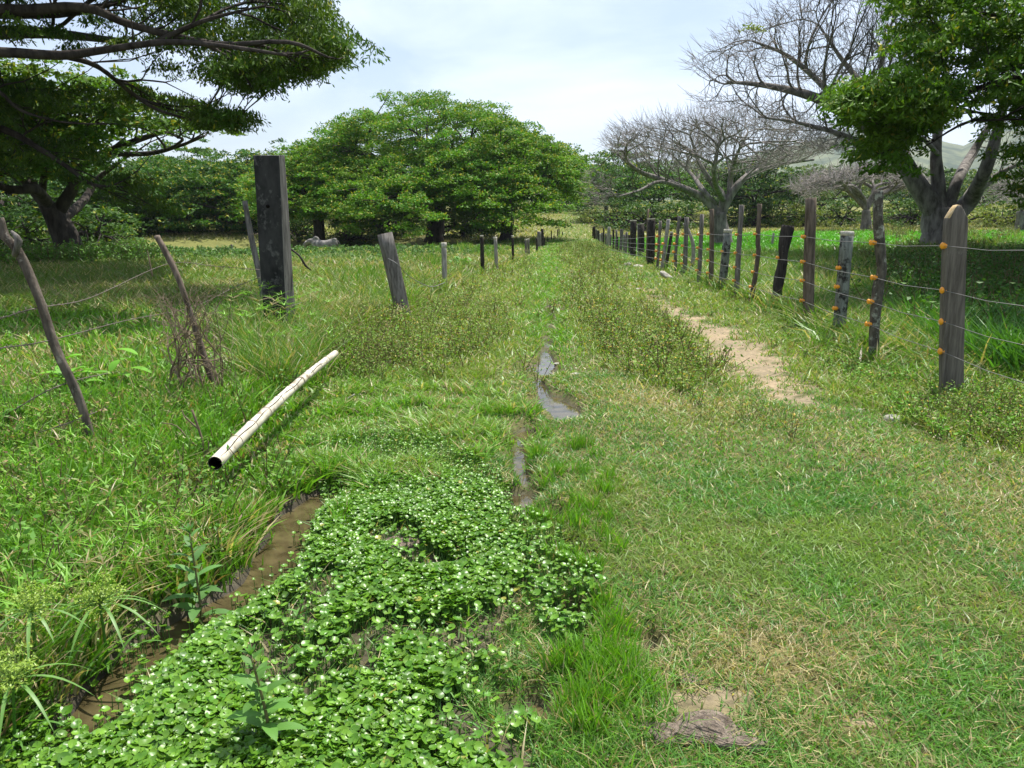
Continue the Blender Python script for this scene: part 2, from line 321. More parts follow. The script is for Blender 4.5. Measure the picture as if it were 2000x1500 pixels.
# ------------------------------------------------------------------ ground sheet
def axis(n, lim, k): t = np.linspace(-1, 1, n); return lim*np.sinh(k*t)/np.sinh(k)
gx = axis(520, 2200, 8.6); gy = np.concatenate([np.linspace(-60, 1.2, 12)[:-1], 1.2+axis(1201, 2600, 7.6)[600:]])
X, Y = np.meshgrid(gx, gy); Z = T(X, Y); zz = zones(X, Y)
ny, nx = X.shape; gc = np.zeros((ny, nx, 3)); gc[:] = (.075, .085, .03)
st = strawness(X, Y, zz)[..., None]
gc = gc*(1-st)+np.array([.19, .17, .075])*st
farm = ss(14, 40, Y)[..., None]; gc = gc*(1-farm)+np.array([.12, .17, .035])*farm
gc[zz['right'] & (Y > 16)] = (.075, .19, .02)
mead = (Y > 60); gc[mead] = np.array([.16, .17, .05])
dz = ss(.3, .6, fbm(X, Y, .25, 51)+.35*zz['dirt'])[..., None]*(zz['dirt'] | (blob(*proj(X, Y), 1690, 1420, 60, 30) > .5) | (blob(*proj(X, Y), 1375, 1415, 150, 62) > .5))[..., None]
gc = gc*(1-dz)+np.array([.28, .225, .15])*dz
wet = np.maximum(ss(-.005, -.04, Z), ss(.28, .1, zz['ditch']))*(Y < 40); wet = np.maximum(wet, .7*zz['hy'])
mu = wet[..., None]; gc = gc*(1-mu)+np.array([.06, .05, .036])*mu
ii = (np.arange(ny-1)*nx)[:, None]+np.arange(nx-1)[None]
Q = np.stack([ii, ii+1, ii+nx+1, ii+nx], -1).reshape(-1, 4)
ground = add('ground', np.stack([X, Y, Z], -1).reshape(-1, 3), [Q], MG_GROUND, col=gc.reshape(-1, 3), smooth=True, kind='structure')
wa = ground.data.attributes.new('wet', 'FLOAT', 'POINT'); wa.data.foreach_set('value', wet.ravel().astype(np.float32))
wx, wy = np.meshgrid(np.linspace(-5, 3.5, 30), np.linspace(.3, 16, 40)); i2 = (np.arange(39)*30)[:, None]+np.arange(29)[None]
add('water', np.stack([wx, wy, wx*0-.034], -1).reshape(-1, 3), [np.stack([i2, i2+1, i2+31, i2+30], -1).reshape(-1, 4)], WATER, kind='structure')

# ------------------------------------------------------------------ hills
hp = [(-2500, 430), (700, 400), (1150, 350), (1300, 325), (1420, 322), (1480, 302), (1560, 288), (1610, 272), (1660, 268), (1690, 260), (1715, 270), (1760, 282), (1850, 300), (1930, 262), (2000, 250), (2150, 225), (2500, 240), (3500, 300), (5000, 400)]
hx = np.linspace(-2500, 4500, 260); htop = np.interp(hx, [p[0] for p in hp], [p[1] for p in hp])
rows = 26; HV = np.zeros((rows, len(hx), 3)); D0, D1 = 620., 1250.
for r_ in range(rows):
    t = r_/(rows-1); D = D0+(D1-D0)*t; zt = CZ+(430-htop)/F*D1*1.0
    zt = np.maximum(zt, 4)
    xx = (hx-1000)/F*D
    rid = fbm(xx, np.full_like(xx, D), 210, 61, 5); prof = ss(-.05, 1, t)**.8
    HV[r_, :, 0] = xx; HV[r_, :, 1] = D+30*(rid-.5); HV[r_, :, 2] = 2+(zt-2)*prof*(1+.42*(rid-.5)*(1-t**3))
hi = (np.arange(rows-1)*len(hx))[:, None]+np.arange(len(hx)-1)[None]
hm, t_, b_, o_ = newmat('hill_scrub'); n_ = N(t_, 'ShaderNodeTexNoise'); n_.inputs['Scale'].default_value = .022; n_.inputs['Detail'].default_value = 9; n_.inputs['Roughness'].default_value = .7
r_ = N(t_, 'ShaderNodeValToRGB'); r_.color_ramp.elements[0].color = (.022, .045, .02, 1); r_.color_ramp.elements[1].color = (.13, .15, .075, 1); r_.color_ramp.elements[0].position = .42; r_.color_ramp.elements[1].position = .6
g_ = N(t_, 'ShaderNodeNewGeometry'); t_.links.new(g_.outputs['Position'], n_.inputs['Vector']); t_.links.new(n_.outputs['Fac'], r_.inputs[0]); t_.links.new(r_.outputs[0], b_.inputs['Base Color']); b_.inputs['Roughness'].default_value = 1
add('hills', HV.reshape(-1, 3), [np.stack([hi, hi+1, hi+len(hx)+1, hi+len(hx)], -1).reshape(-1, 4)], hm, smooth=True, kind='structure')

# ------------------------------------------------------------------ tree building
def leaves(mm, C, r, n, Lf, Wf, col, flat=.45, up=.8, droop=0., jit=.25, yellowtop=0., ytcol=(.30, .30, .04), g=rng):
    """leafy tufts: n leaf faces around each centre, spread over a small dome"""
    C = np.repeat(C, n, axis=0); k = len(C); r = np.repeat(r, n) if np.ndim(r) else np.full(k, r)
    d = g.normal(size=(k, 3)); d = unit(d); d[:, 2] = np.abs(d[:, 2])*1.1-.25
    off = d*(g.rand(k, 1)**.35)*r[:, None]; off[:, 2] *= flat
    c = C+off
    a = unit(np.column_stack([d[:, 0], d[:, 1], np.full(k, -droop)])+g.normal(size=(k, 3))*.45)
    nn = unit(np.column_stack([np.zeros(k), np.zeros(k), np.full(k, up)])+g.normal(size=(k, 3))*.5+d*.4)
    s = unit(np.cross(nn, a)); Lx = (Lf*(.65+.7*g.rand(k)))[:, None]; Wx = (Wf*(.65+.7*g.rand(k)))[:, None]
    nb = np.cross(a, s)*Lx*.12
    V = np.stack([c-a*Lx*.5, c+s*Wx*.5-nb, c+a*Lx*.5, c-s*Wx*.5-nb], 1)
    cc = np.repeat(col, n, axis=0)*(1+jit*(g.rand(k, 1)-.5)*2)
    if yellowtop:  # upper leaves of each tuft turn yellow more often
        mk = (g.rand(k) < yellowtop*2*np.clip(off[:, 2]/(r*flat+1e-6)+.1, 0, 1)); cc[mk] = np.array(ytcol)*(.7+.6*g.rand(mk.sum(), 1))
    V = V.reshape(-1, 3); mm.put(V, np.arange(len(V)).reshape(-1, 4), None, np.repeat(np.clip(cc, 0, 1), 4, axis=0))
def grow(pos, d0, TG, rt, ex, E, g, f0=.34, f1=.5, jit=.1, curl=.35, rmax=None, nmin=1):
    """branches that divide again and again until each reaches its target"""
    st = [(np.asarray(pos, float), np.asarray(d0, float), np.arange(len(TG)), rmax or rt*len(TG)**ex)]
    while st:
        p, d, ix, r = st.pop(); n = len(ix)
        if n == 0: continue
        if n == 1:
            q = TG[ix[0]]; nd = unit(q-p); E.append((p, q, d, nd, r, rt*.5)); continue
        A = TG[ix]-p; U = unit(A); c = U.mean(0); Wd = U-c
        try: ax = np.linalg.svd(Wd[:60] if n > 60 else Wd, full_matrices=False)[2][0]
        except Exception: ax = g.normal(size=3)
        ax = unit(ax+g.normal(size=3)*.15); s = Wd@ax; cut = np.quantile(s, .3+.4*g.rand())
        for mk in (s <= cut, s > cut):
            sub = ix[mk]; m = len(sub)
            if m == 0: continue
            if m == n: mk = np.arange(n) < n//2; sub = ix[mk]; m = len(sub)
            cen = TG[sub].mean(0)-p; dist = np.linalg.norm(cen); rr = min(rt*m**ex, r*.98)
            if m == 1: q = TG[sub[0]]; E.append((p, q, d, unit(q-p+g.normal(size=3)*dist*.15), rr, rt*.45)); continue
            fr = f0+(f1-f0)*g.rand(); dd = unit(unit(cen)+curl*d+g.normal(size=3)*jit)
            q = p+dd*dist*fr; E.append((p, q, d, dd, rr, min(rt*m**ex, rr)*.93)); st.append((q, dd, sub, rr*.93))
def edges_mesh(mm, E, thick=.06, kt=3, mt=7, kn=1, mn=4):
    P0 = np.array([e[0] for e in E]); P1 = np.array([e[1] for e in E]); T0 = unit(np.array([e[2] for e in E])); T1 = unit(np.array([e[3] for e in E]))
    r0 = np.array([e[4] for e in E]); r1 = np.array([e[5] for e in E]); b = r0 > thick
    if b.any(): mm.put(*tubes(P0[b], P1[b], T0[b], T1[b], r0[b], r1[b], kt, mt))
    if (~b).any(): mm.put(*tubes(P0[~b], P1[~b], T0[~b], T1[~b], r0[~b], r1[~b], kn, mn))
def sub_targets(C, n, g): return C[g.permutation(len(C))[:n]]
def lobes_pads(lobes, npad, g, low=-.12, thick=.75):
    """pads of foliage over domed lobes: (centre, radius x, radius y, z bottom, z top, weight)"""
    out = []; ws = np.array([l[5] for l in lobes], float); ws /= ws.sum()
    for l, w_ in zip(lobes, ws):
        c, rx, ry, zb, zt, _ = l; k = int(npad*w_); d = unit(g.normal(size=(k, 3))); d[:, 2] = np.where(d[:, 2] < low, -d[:, 2], d[:, 2]); f = (thick+(1-thick)*g.rand(k))
        lump = .9+.25*fbm(c[0]+d[:, 0]*rx, c[1]+d[:, 1]*ry, rx*.45, 71)
        f = f*lump; hh = np.sign(d[:, 2])*np.abs(d[:, 2])**.85
        out.append(np.stack([c[0]+d[:, 0]*rx*f, c[1]+d[:, 1]*ry*f, zb+(zt-zb)*np.maximum(hh, -.25)*f], 1))
    return np.concatenate(out)
def crown(mm, pads, pr, tufts, lv, lf, wf, base, g, tr=.45, ytop=.0, droop=.1, flat=.45, cj=.22, pflat=.34, up=.8):
    """pads -> tufts -> leaves"""
    n = len(pads); k = n*tufts; a = g.rand(k)*2*pi; q = np.sqrt(g.rand(k)); R = np.repeat(pr*(.6+.8*g.rand(n)), tufts)
    T_ = np.repeat(pads, tufts, axis=0)+np.stack([np.cos(a)*q*R, np.sin(a)*q*R, (1-q*q)*R*pflat-.1*R+g.normal(size=k)*.06*R], 1)
    pc = np.array(base)*(1+cj*(g.rand(n, 1)-.5)*2)*np.array([1, 1, 1]); hue = (g.rand(n, 1)-.5); pc = pc*np.hstack([1+.35*hue, 1+.05*hue, 1-.1*hue])
    leaves(mm, T_, tr*(.7+.6*g.rand(k)), lv, lf, wf, np.repeat(pc, tufts, axis=0), flat, up, droop, .3, ytop, g=g); return T_
def lobe(px, top, hw, bot, d, depth=None, wt=None):
    a = P(px, top, d); b = P(px, bot, d); R = hw/F*d; return (a, R, depth or R, b[2], a[2], wt or hw*abs(bot-top))
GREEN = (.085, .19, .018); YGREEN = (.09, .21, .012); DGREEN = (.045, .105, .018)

def leafy_tree(name, base, fork_h, tr_r, lobes, npad, label, pr=1.3, tufts=9, lv=9, lf=.32, wf=.17, col=GREEN, ytop=.15, seed=1, group=None, lean=(0, 0), tr=.5, ex=.4, nt_=170, tip=.05, spread=3, cat='tree', flat=.45):
    g = np.random.RandomState(seed); base = np.asarray(base, float)
    t = thing(name, base, label, cat, group); pads = lobes_pads(lobes, npad, g)
    mm = M(); fk = base+np.array([lean[0], lean[1], fork_h])
    path_tube(mm, [base-[0, 0, .4], base+(fk-base)*.15, base+(fk-base)*.6, fk], [tr_r*1.5, tr_r*1.12, tr_r*.95, tr_r*1.02], 12, rough=.13, seed=seed, sub=4)
    E = []; tg = sub_targets(pads, nt_, g); az = np.arctan2(tg[:, 1]-fk[1], tg[:, 0]-fk[0]); order = np.argsort(az)
    for grp in np.array_split(order, spread): grow(fk-[0, 0, tr_r*.4], unit(np.array([*(tg[grp].mean(0)-fk)[:2]/6, 1.5])), tg[grp], tip, ex, E, g, .28, .42, .08, .45, rmax=tr_r*.62)
    edges_mesh(mm, E, .07, 3, 7, 2, 4); mm.out('trunk', BARK, parent=t, smooth=True)
    ml = M(); crown(ml, pads, pr, tufts, lv, lf, wf, col, g, tr, ytop, flat=flat); ml.out('crown', MLF, parent=t); return t

# big dome tree group in the middle
def on(px, Y):      # ground point at a column of the photo and a distance
    x = (px-1000)/F*Y; return np.array([x, Y, float(T(x, Y))])
d = 62
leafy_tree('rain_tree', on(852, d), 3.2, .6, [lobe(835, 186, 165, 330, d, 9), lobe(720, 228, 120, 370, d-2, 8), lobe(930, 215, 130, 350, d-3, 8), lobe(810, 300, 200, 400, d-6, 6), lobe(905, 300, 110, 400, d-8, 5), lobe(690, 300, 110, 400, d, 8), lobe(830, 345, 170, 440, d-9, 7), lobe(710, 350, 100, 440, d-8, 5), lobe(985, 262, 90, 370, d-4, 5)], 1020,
    'huge dome shaped green rain tree in the middle with a thick forked trunk', pr=1.0, tr=.43, tufts=9, lv=24, lf=.17, wf=.095, col=YGREEN, ytop=.16, seed=11, flat=.8, nt_=260, spread=4, lean=(.3, 0))
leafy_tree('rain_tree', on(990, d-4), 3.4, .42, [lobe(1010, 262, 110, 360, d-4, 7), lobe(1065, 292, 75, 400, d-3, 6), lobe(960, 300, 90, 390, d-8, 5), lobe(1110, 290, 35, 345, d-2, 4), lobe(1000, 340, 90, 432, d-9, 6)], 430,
    'green rain tree with a straight dark trunk just left of the distant grassy track', pr=1.0, tr=.43, tufts=9, lv=20, lf=.18, wf=.1, col=YGREEN, ytop=.16, flat=.7, seed=12)
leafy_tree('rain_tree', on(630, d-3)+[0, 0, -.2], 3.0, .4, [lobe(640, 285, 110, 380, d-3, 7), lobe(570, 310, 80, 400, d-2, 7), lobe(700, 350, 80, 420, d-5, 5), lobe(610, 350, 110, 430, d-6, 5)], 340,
    'green rain tree whose forked trunk rises behind the grazing grey cow', pr=1.0, tr=.43, tufts=9, lv=20, lf=.18, wf=.1, col=YGREEN, ytop=.16, flat=.7, seed=13)
# row of trees along the left
leafy_tree('rain_tree', on(455, 76)+[0, 0, -.3], 3, .6, [lobe(500, 300, 90, 420, 74, 7), lobe(450, 325, 100, 440, 72, 6), lobe(540, 330, 70, 440, 70, 6)], 250, 'dark rain tree filling the gap left of the tall concrete post', pr=1.1, tufts=9, lv=13, lf=.26, wf=.15, col=(.05, .13, .012), ytop=.15, flat=.6, seed=14)
leafy_tree('rain_tree', on(345, 72)+[0, 0, -.3], 3, .8, [lobe(340, 308, 130, 440, 72, 8), lobe(420, 322, 80, 440, 70, 7), lobe(270, 318, 90, 450, 68, 7)], 300, 'wide dark rain tree behind the leaning stick, its trunk deep in shade', pr=1.1, tufts=9, lv=13, lf=.26, wf=.15, col=(.05, .13, .012), ytop=.15, flat=.6, seed=15)
leafy_tree('rain_tree', on(215, 66)+[0, 0, -.3], 3, .6, [lobe(220, 330, 90, 450, 66, 7), lobe(160, 350, 80, 460, 62, 6)], 180, 'low dark tree half hidden behind the thick leaning trunk at the left', pr=1.2, tufts=9, lv=9, lf=.34, wf=.19, col=DGREEN, ytop=.03, seed=16)
leafy_tree('rain_tree', on(20, 60), 3, .7, [lobe(20, 320, 120, 450, 60, 8), lobe(-80, 300, 120, 440, 58, 8)], 200, 'dark green tree at the left edge behind the crooked pole', pr=1.2, tufts=9, lv=9, lf=.32, wf=.18, col=DGREEN, ytop=.03, seed=17)

# hero trees with hand placed limbs
def limb_tree(t, limbs, trunk, tpts, E, mm, g, rt, ex, sides=11, f0=.3, f1=.45, jit=.08, curl=.32, sub=3):
    """trunk and limbs follow waypoints; the finer branches grow from the limbs to the nearest targets"""
    nodes = []
    for pts, r0, r1 in [trunk]+limbs:
        pts = np.array(pts); rad = np.linspace(r0, r1, len(pts)); X_ = path_tube(mm, pts, rad, sides, rough=.08, seed=len(nodes), sub=sub+1)
        if pts is trunk[0] or (pts[0] == np.array(trunk[0][0])).all(): continue
        for k in range(sub, len(X_), sub): nodes.append((X_[k], unit(X_[k]-X_[k-1]), (r0+(r1-r0)*k/len(X_))*.8))
    NP = np.array([n_[0] for n_ in nodes]); ND = np.array([n_[1] for n_ in nodes])
    D = tpts[:, None]-NP[None]; dist = np.linalg.norm(D, axis=2); al = (D*ND[None]).sum(2)/(dist+1e-6); cost = dist*(1.35-.6*al); ch = cost.argmin(1)
    for k, (p, dd, r) in enumerate(nodes):
        sel = tpts[ch == k]
        if len(sel): grow(p, dd, sel, rt, ex, E, g, f0, f1, jit, curl, rmax=min(r*.85, rt*len(sel)**ex*1.15))
def rpoly(poly, n, g):
    poly = np.array(poly, float); lo = poly.min(0); hi_ = poly.max(0); out = []
    while len(out) < n:
        q = lo+g.rand(n*3, 2)*(hi_-lo); out += list(q[inpoly(q[:, 0], q[:, 1], poly)])
    return np.array(out[:n])
def PP(pts, d): return [P(p[0], p[1], d+(p[2] if len(p) > 2 else 0)) for p in pts]
def cloud(poly, n, d0, d1, g): q = rpoly(poly, n, g); dd = d0+(d1-d0)*g.rand(n); return np.array([P(a, b, c) for (a, b), c in zip(q, dd)])

# leafless tree in the middle right
g = np.random.RandomState(21); d = 48; b = on(1405, d); b[2] = P(1405, 472, d)[2]
t = thing('leafless_tree', b, 'bare umbrella shaped tree with pale grey twigs beyond the middle of the right fence', 'tree', 'leafless trees'); mm = M(); E = []
tg = cloud([(1172, 272), (1215, 240), (1290, 228), (1330, 216), (1460, 214), (1560, 236), (1630, 268), (1655, 290), (1610, 300), (1560, 318), (1480, 330), (1500, 250), (1400, 300), (1340, 330), (1230, 320), (1180, 290)], 2300, d-8, d+7, g)
tg = np.vstack([tg, cloud([(1250, 300), (1400, 250), (1560, 290), (1540, 330), (1440, 350), (1330, 350)], 500, d-7, d+6, g), cloud([(1145, 330), (1210, 350), (1190, 410), (1140, 400)], 110, d-6, d-3, g)])
limbs = [(PP([(1400, 425), (1385, 395), (1345, 372), (1290, 350, -2), (1250, 335, -3), (1205, 300, -4)], d), .3, .06), (PP([(1395, 400), (1372, 370), (1350, 340, 3), (1310, 300, 4)], d), .2, .05),
         (PP([(1405, 425), (1412, 385), (1385, 350), (1362, 310), (1350, 270)], d), .25, .06), (PP([(1408, 425), (1425, 385), (1450, 352), (1475, 335, 1), (1530, 320, 2), (1590, 312, 2)], d), .28, .06),
         (PP([(1425, 385), (1428, 340), (1440, 300, -3), (1460, 260, -3)], d), .18, .05), (PP([(1450, 352), (1500, 310, 3), (1540, 270, 4)], d), .15, .05), (PP([(1345, 372), (1290, 355, -3), (1250, 372, -4), (1205, 385, -5)], d), .14, .04),
         (PP([(1412, 390), (1395, 350, -5), (1400, 300, -6), (1410, 260, -6)], d), .18, .05)]
limb_tree(t, limbs, ([b-[0, 0, .4], b+[0, 0, .3], P(1405, 440, d), P(1404, 415, d)], .62, .42), tg, E, mm, g, .0105, .47)
edges_mesh(mm, E, .05, 2, 6, 2, 3); mm.out('trunk', BARE, parent=t, smooth=True)
tw = M(); q = tg[g.permutation(len(tg))[:1900]]; q = tg[g.permutation(len(tg))[:2300]]; ctr = P(1404, 430, 48); q2 = q+unit(q-ctr)*(.35+.3*g.rand(len(q), 1))+g.normal(size=q.shape)*.14+[0, 0, .1]; dd = unit(q2-q); tw.put(*tubes(q, q2, dd, dd, np.full(len(q), .009), np.full(len(q), .005), 1, 3)); 
q3 = q+unit(q-ctr)*.3+g.normal(size=q.shape)*.28; dd = unit(q3-q); tw.put(*tubes(q, q3, dd, dd, np.full(len(q), .008), np.full(len(q), .004), 1, 3)); tw.out('twigs', TWIG, parent=t)

# large leafless tree at the right
g = np.random.RandomState(22); d = 34; b = P(1838, 470, d); t = thing('leafless_tree', b, 'large bare tree at the right whose grey limbs spread leftwards from a massive trunk', 'tree', 'leafless trees'); mm = M(); E = []
tg = cloud([(1335, 128), (1375, 80), (1450, 42), (1500, 10), (1600, -60), (1900, -140), (2000, 60), (1800, 120), (1700, 150), (1640, 190), (1540, 180), (1440, 170), (1350, 150)], 2000, d-5, d+6, g)
tg = np.vstack([tg, cloud([(1350, 185), (1480, 190), (1600, 215), (1700, 270), (1700, 310), (1600, 300), (1560, 260), (1440, 225), (1370, 215)], 380, d-5, d, g), cloud([(1640, 60), (1800, 0), (1800, 240), (1700, 240)], 450, d-3, d+5, g), cloud([(1900, 260), (2040, 200), (2060, 380), (1960, 380)], 120, d, d+4, g)])
limbs = [(PP([(1832, 420), (1795, 365), (1760, 310), (1715, 262), (1650, 222, -1), (1590, 190, -2), (1500, 168, -2), (1420, 160, -2)], d), .46, .05), (PP([(1650, 222, -1), (1610, 170, 1), (1540, 110, 1), (1470, 80, 1)], d), .17, .04),
         (PP([(1760, 310), (1700, 285, -3), (1640, 262, -4), (1560, 240, -4), (1480, 228, -4)], d), .14, .03), (PP([(1715, 262), (1690, 180, 3), (1640, 110, 4), (1600, 50, 4)], d), .19, .04), (PP([(1780, 340), (1750, 240, 2), (1720, 150, 3), (1740, 50, 3)], d), .22, .05),
         (PP([(1836, 420), (1832, 350), (1828, 290), (1840, 200, 1), (1850, 90, 1)], d), .34, .06), (PP([(1850, 410), (1872, 350), (1900, 300, 3), (1930, 250, 3), (1990, 180, 3)], d), .26, .1),
         (PP([(1856, 425), (1895, 390), (1925, 330, -2), (1945, 270, -2), (1960, 200, -2)], d), .4, .12), (PP([(1895, 390), (1930, 355, 1), (1965, 332, 1), (2040, 300, 1)], d), .18, .06), (PP([(1832, 300), (1800, 270, -3), (1770, 262, -4)], d), .1, .03)]
limb_tree(t, limbs, ([b-[0, 0, .4], b+[0, 0, .3], P(1838, 440, d), P(1840, 405, d)], .82, .66), tg, E, mm, g, .0085, .48)
edges_mesh(mm, E, .04, 2, 6, 2, 3); mm.out('trunk', BARE, parent=t, smooth=True)
tw = M(); q = tg[g.permutation(len(tg))[:1900]]; q = tg[g.permutation(len(tg))[:2200]]; ctr = P(1830, 380, 34); q2 = q+unit(q-ctr)*(.25+.3*g.rand(len(q), 1))+g.normal(size=q.shape)*.12+[0, 0, .1]; dd = unit(q2-q); tw.put(*tubes(q, q2, dd, dd, np.full(len(q), .008), np.full(len(q), .004), 1, 3))
q3 = q+unit(q-ctr)*.25+g.normal(size=q.shape)*.24; dd = unit(q3-q); tw.put(*tubes(q, q3, dd, dd, np.full(len(q), .01), np.full(len(q), .005), 1, 3)); tw.out('twigs', TWIG, parent=t)
lm = M(); leaves(lm, np.array([P(1465, 52, d), P(1475, 56, d), P(1485, 60, d), P(1460, 58, d)]), .35, 26, .16, .07, np.array([(.2, .27, .02)]*4), g=g); lm.out('leaf_sprigs', MLF, parent=t)

# small leafless tree far right
def far_bare(px, d, by, poly, nt_, label, seed, rt=.02, col=BARE):
    g = np.random.RandomState(seed); b = P(px, by, d); t = thing('leafless_tree', b, label, 'tree', 'leafless trees'); mm = M(); E = []
    tg = cloud(poly, nt_, d-5, d+5, g); fk = P(px, by-38, d); path_tube(mm, [b-[0, 0, .4], (b+fk)/2, fk], [.5, .36, .32], 9, rough=.1)
    for k in range(3): grow(fk, np.array([(k-1)*.7, 0, 1]), tg[k::3][np.argsort(tg[k::3][:, 0])], rt, .45, E, g, .3, .42, .1, .3, rmax=.2)
    edges_mesh(mm, E, .05, 2, 6, 1, 3); mm.out('trunk', col, parent=t, smooth=True)
    tw = M(); q = np.repeat(tg, 2, axis=0); q2 = q+g.normal(size=q.shape)*.45+[0, 0, .2]; dd = unit(q2-q); tw.put(*tubes(q, q2, dd, dd, np.full(len(q), rt), np.full(len(q), rt*.5), 1, 3)); tw.out('twigs', TWIG, parent=t)
far_bare(1692, 64, 448, [(1540, 365), (1570, 345), (1640, 325), (1700, 318), (1770, 325), (1815, 350), (1830, 385), (1780, 380), (1740, 350), (1640, 360), (1590, 385), (1550, 380)], 900, 'small bare brownish tree seen between the lichen post and the tall mottled post', 23)
far_bare(1995, 60, 450, [(1900, 360), (1960, 330), (2080, 330), (2150, 380), (2050, 400), (1960, 400), (1910, 400)], 300, 'thin bare tree at the right edge behind the pointed post', 24)

# near overhanging tree, trunk outside the left edge
g = np.random.RandomState(31); b = np.array([-15., 15.5, float(T(-15, 15.5))]); t = thing('overhanging_tree', b, 'near dark tree whose long branches hang into the upper left corner', 'tree'); mm = M(); E = []
A1 = [(-500, -200), (540, -150), (600, -20), (620, 40), (665, 90), (685, 112), (660, 135), (590, 128), (540, 158), (480, 195), (430, 150), (330, 150), (260, 120), (120, 110), (-100, 110), (-600, 160)]
pads = np.vstack([cloud(A1, 210, 13, 18, g), cloud([(250, -60), (590, -40), (685, 108), (560, 150), (470, 190), (400, 120), (280, 90)], 120, 13.5, 17, g), cloud([(-100, 150), (200, 190), (330, 190), (470, 240), (472, 256), (380, 250), (250, 215), (100, 220), (-100, 260)], 60, 15, 18, g), cloud([(420, 130), (600, 118), (650, 145), (600, 172), (500, 190), (440, 170)], 46, 13, 15.5, g), cloud([(600, 70), (650, 85), (676, 112), (655, 130), (600, 125)], 18, 13, 14.5, g), cloud([(370, 215), (475, 236), (478, 254), (400, 254)], 16, 14.5, 16, g),
                  cloud([(230, 380), (160, 300), (60, 270), (-60, 240), (-60, 330), (120, 360), (220, 400), (300, 395)], 22, 16.5, 18, g), cloud([(225, 360), (330, 350), (350, 420), (280, 440)], 9, 17, 18, g)])
yy_ = 12+16*g.rand(1100); shade_pads = np.column_stack([-28+27*g.rand(1100), yy_, 1.75+yy_*.262+2.2*g.rand(1100)]); keep = (shade_pads[:, 0] < .3-.30*(shade_pads[:, 1])) & ~((shade_pads[:, 1] > 13) & (shade_pads[:, 1] < 19) & (shade_pads[:, 0] > -7))  # crown pads kept above the view, added to shade the left field
ppx, ppy = proj(shade_pads[:, 0], shade_pads[:, 1], shade_pads[:, 2]); keep &= ~((ppx > 0) & (ppy > 5)); shade_pads = shade_pads[keep]
far_ = shade_pads[:3]
allp = np.vstack([pads, shade_pads, far_])
limbs = [(PP([(-600, 120), (-200, 100), (0, 102), (120, 108), (200, 98), (330, 82, -1), (450, 92, -1), (560, 108, -1)], 13.5), .11, .02), (PP([(-300, -20), (0, 18), (160, 14), (260, 50), (420, 86), (560, 82, -1), (640, 112, -1)], 13.5), .1, .018),
         (PP([(0, 30, 1), (150, 25, 1), (300, -20, 2), (450, -60, 3)], 14), .07, .02), (PP([(120, 108), (190, 130), (255, 180, 1), (310, 215, 1), (400, 240, 1), (470, 250, 1)], 14), .05, .012),
         (PP([(-200, 180), (0, 250), (60, 280), (130, 325), (180, 360), (240, 365)], 16.5), .085, .02), (PP([(-60, 150), (0, 180), (40, 215), (120, 238), (210, 243)], 15), .04, .012), (PP([(300, 85), (400, 40), (520, 10)], 13.5), .05, .014),
         ([b+[0, 0, 3.6], b+[1, 3, 5], b+[2, 7, 6.2], b+[3, 11, 6.8]], .3, .08), ([b+[0, 0, 3.6], b+[-2, 3, 5.5], b+[-4, 7, 7]], .3, .08)]
limb_tree(t, limbs, ([b-[0, 0, .3], b+[0, 0, .6], b+[.2, 0, 2.4], b+[.4, 0, 4.0]], .8, .6), allp, E, mm, g, .012, .42, 8)
# limbs start on the trunk
for l in limbs[:2]+limbs[4:5]: path_tube(mm, [b+[.3, 0, 3.2], (b+[.3, 0, 3.4]+l[0][0])/2+[0, 0, .5], l[0][0]], [l[1]*1.3, l[1]*1.15, l[1]], 8)
edges_mesh(mm, E, .03, 2, 6, 2, 4); mm.out('trunk', BARK, parent=t, smooth=True)
ml = M(); crown(ml, pads, .42, 10, 18, .1, .03, (.07, .135, .018), g, .19, .03, droop=.9, flat=.9, pflat=.5, up=.45)
crown(ml, np.vstack([shade_pads, far_]), .95, 8, 9, .42, .26, (.06, .13, .02), g, .35, 0, droop=.4, flat=.6); ml.out('crown', MLF, parent=t)

# big tree at the left with the leaning trunk
g = np.random.RandomState(32); d = 33; b = P(140, 500, d); b[2] = float(T(b[0], b[1])); t = thing('rain_tree', b, 'big old tree at the left with a thick trunk leaning left and layered branches', 'tree'); mm = M(); E = []
pads = np.vstack([cloud([(-300, 130), (60, 112), (180, 140), (300, 175), (400, 205), (430, 225), (405, 265), (330, 262), (240, 290), (150, 300), (100, 330), (-100, 340), (-300, 330)], 230, d-7, d+5, g),
                  cloud([(-100, 200), (150, 190), (300, 210), (230, 250), (100, 290), (-100, 300)], 80, d-7, d-2, g), cloud([(-100, 290), (60, 300), (200, 310), (180, 330), (40, 350), (-100, 350)], 46, d-6, d+2, g)])
limbs = [(PP([(108, 420), (80, 385), (45, 345), (0, 310), (-100, 280)], d), .32, .1), (PP([(95, 400), (70, 370, -2), (20, 370, -3), (-60, 340, -4)], d), .24, .08), (PP([(112, 415), (140, 370), (150, 330), (200, 300, 1), (280, 270, 1), (360, 245, 1), (400, 235, 1)], d), .25, .04),
         (PP([(150, 330), (150, 280, 2), (180, 220, 3)], d), .17, .05), (PP([(80, 385), (90, 320, -2), (100, 260, -3)], d), .17, .05), (PP([(200, 300, 1), (290, 300, 0), (350, 285, -1), (400, 265, -1)], d), .12, .04), (PP([(120, 430), (165, 390, 3), (190, 350, 4), (230, 320, 4)], d), .22, .07)]
limb_tree(t, limbs, ([b-[0, 0, .4], b+[-.02, 0, .3], P(128, 465, d), P(108, 425, d), P(98, 400, d)], .55, .42), pads, E, mm, g, .028, .42)
edges_mesh(mm, E, .05, 2, 6, 1, 4); mm.out('trunk', BARK, parent=t, smooth=True)
ml = M(); crown(ml, pads, .85, 10, 10, .22, .11, (.085, .175, .02), g, .34, .12, droop=.2); ml.out('crown', MLF, parent=t)

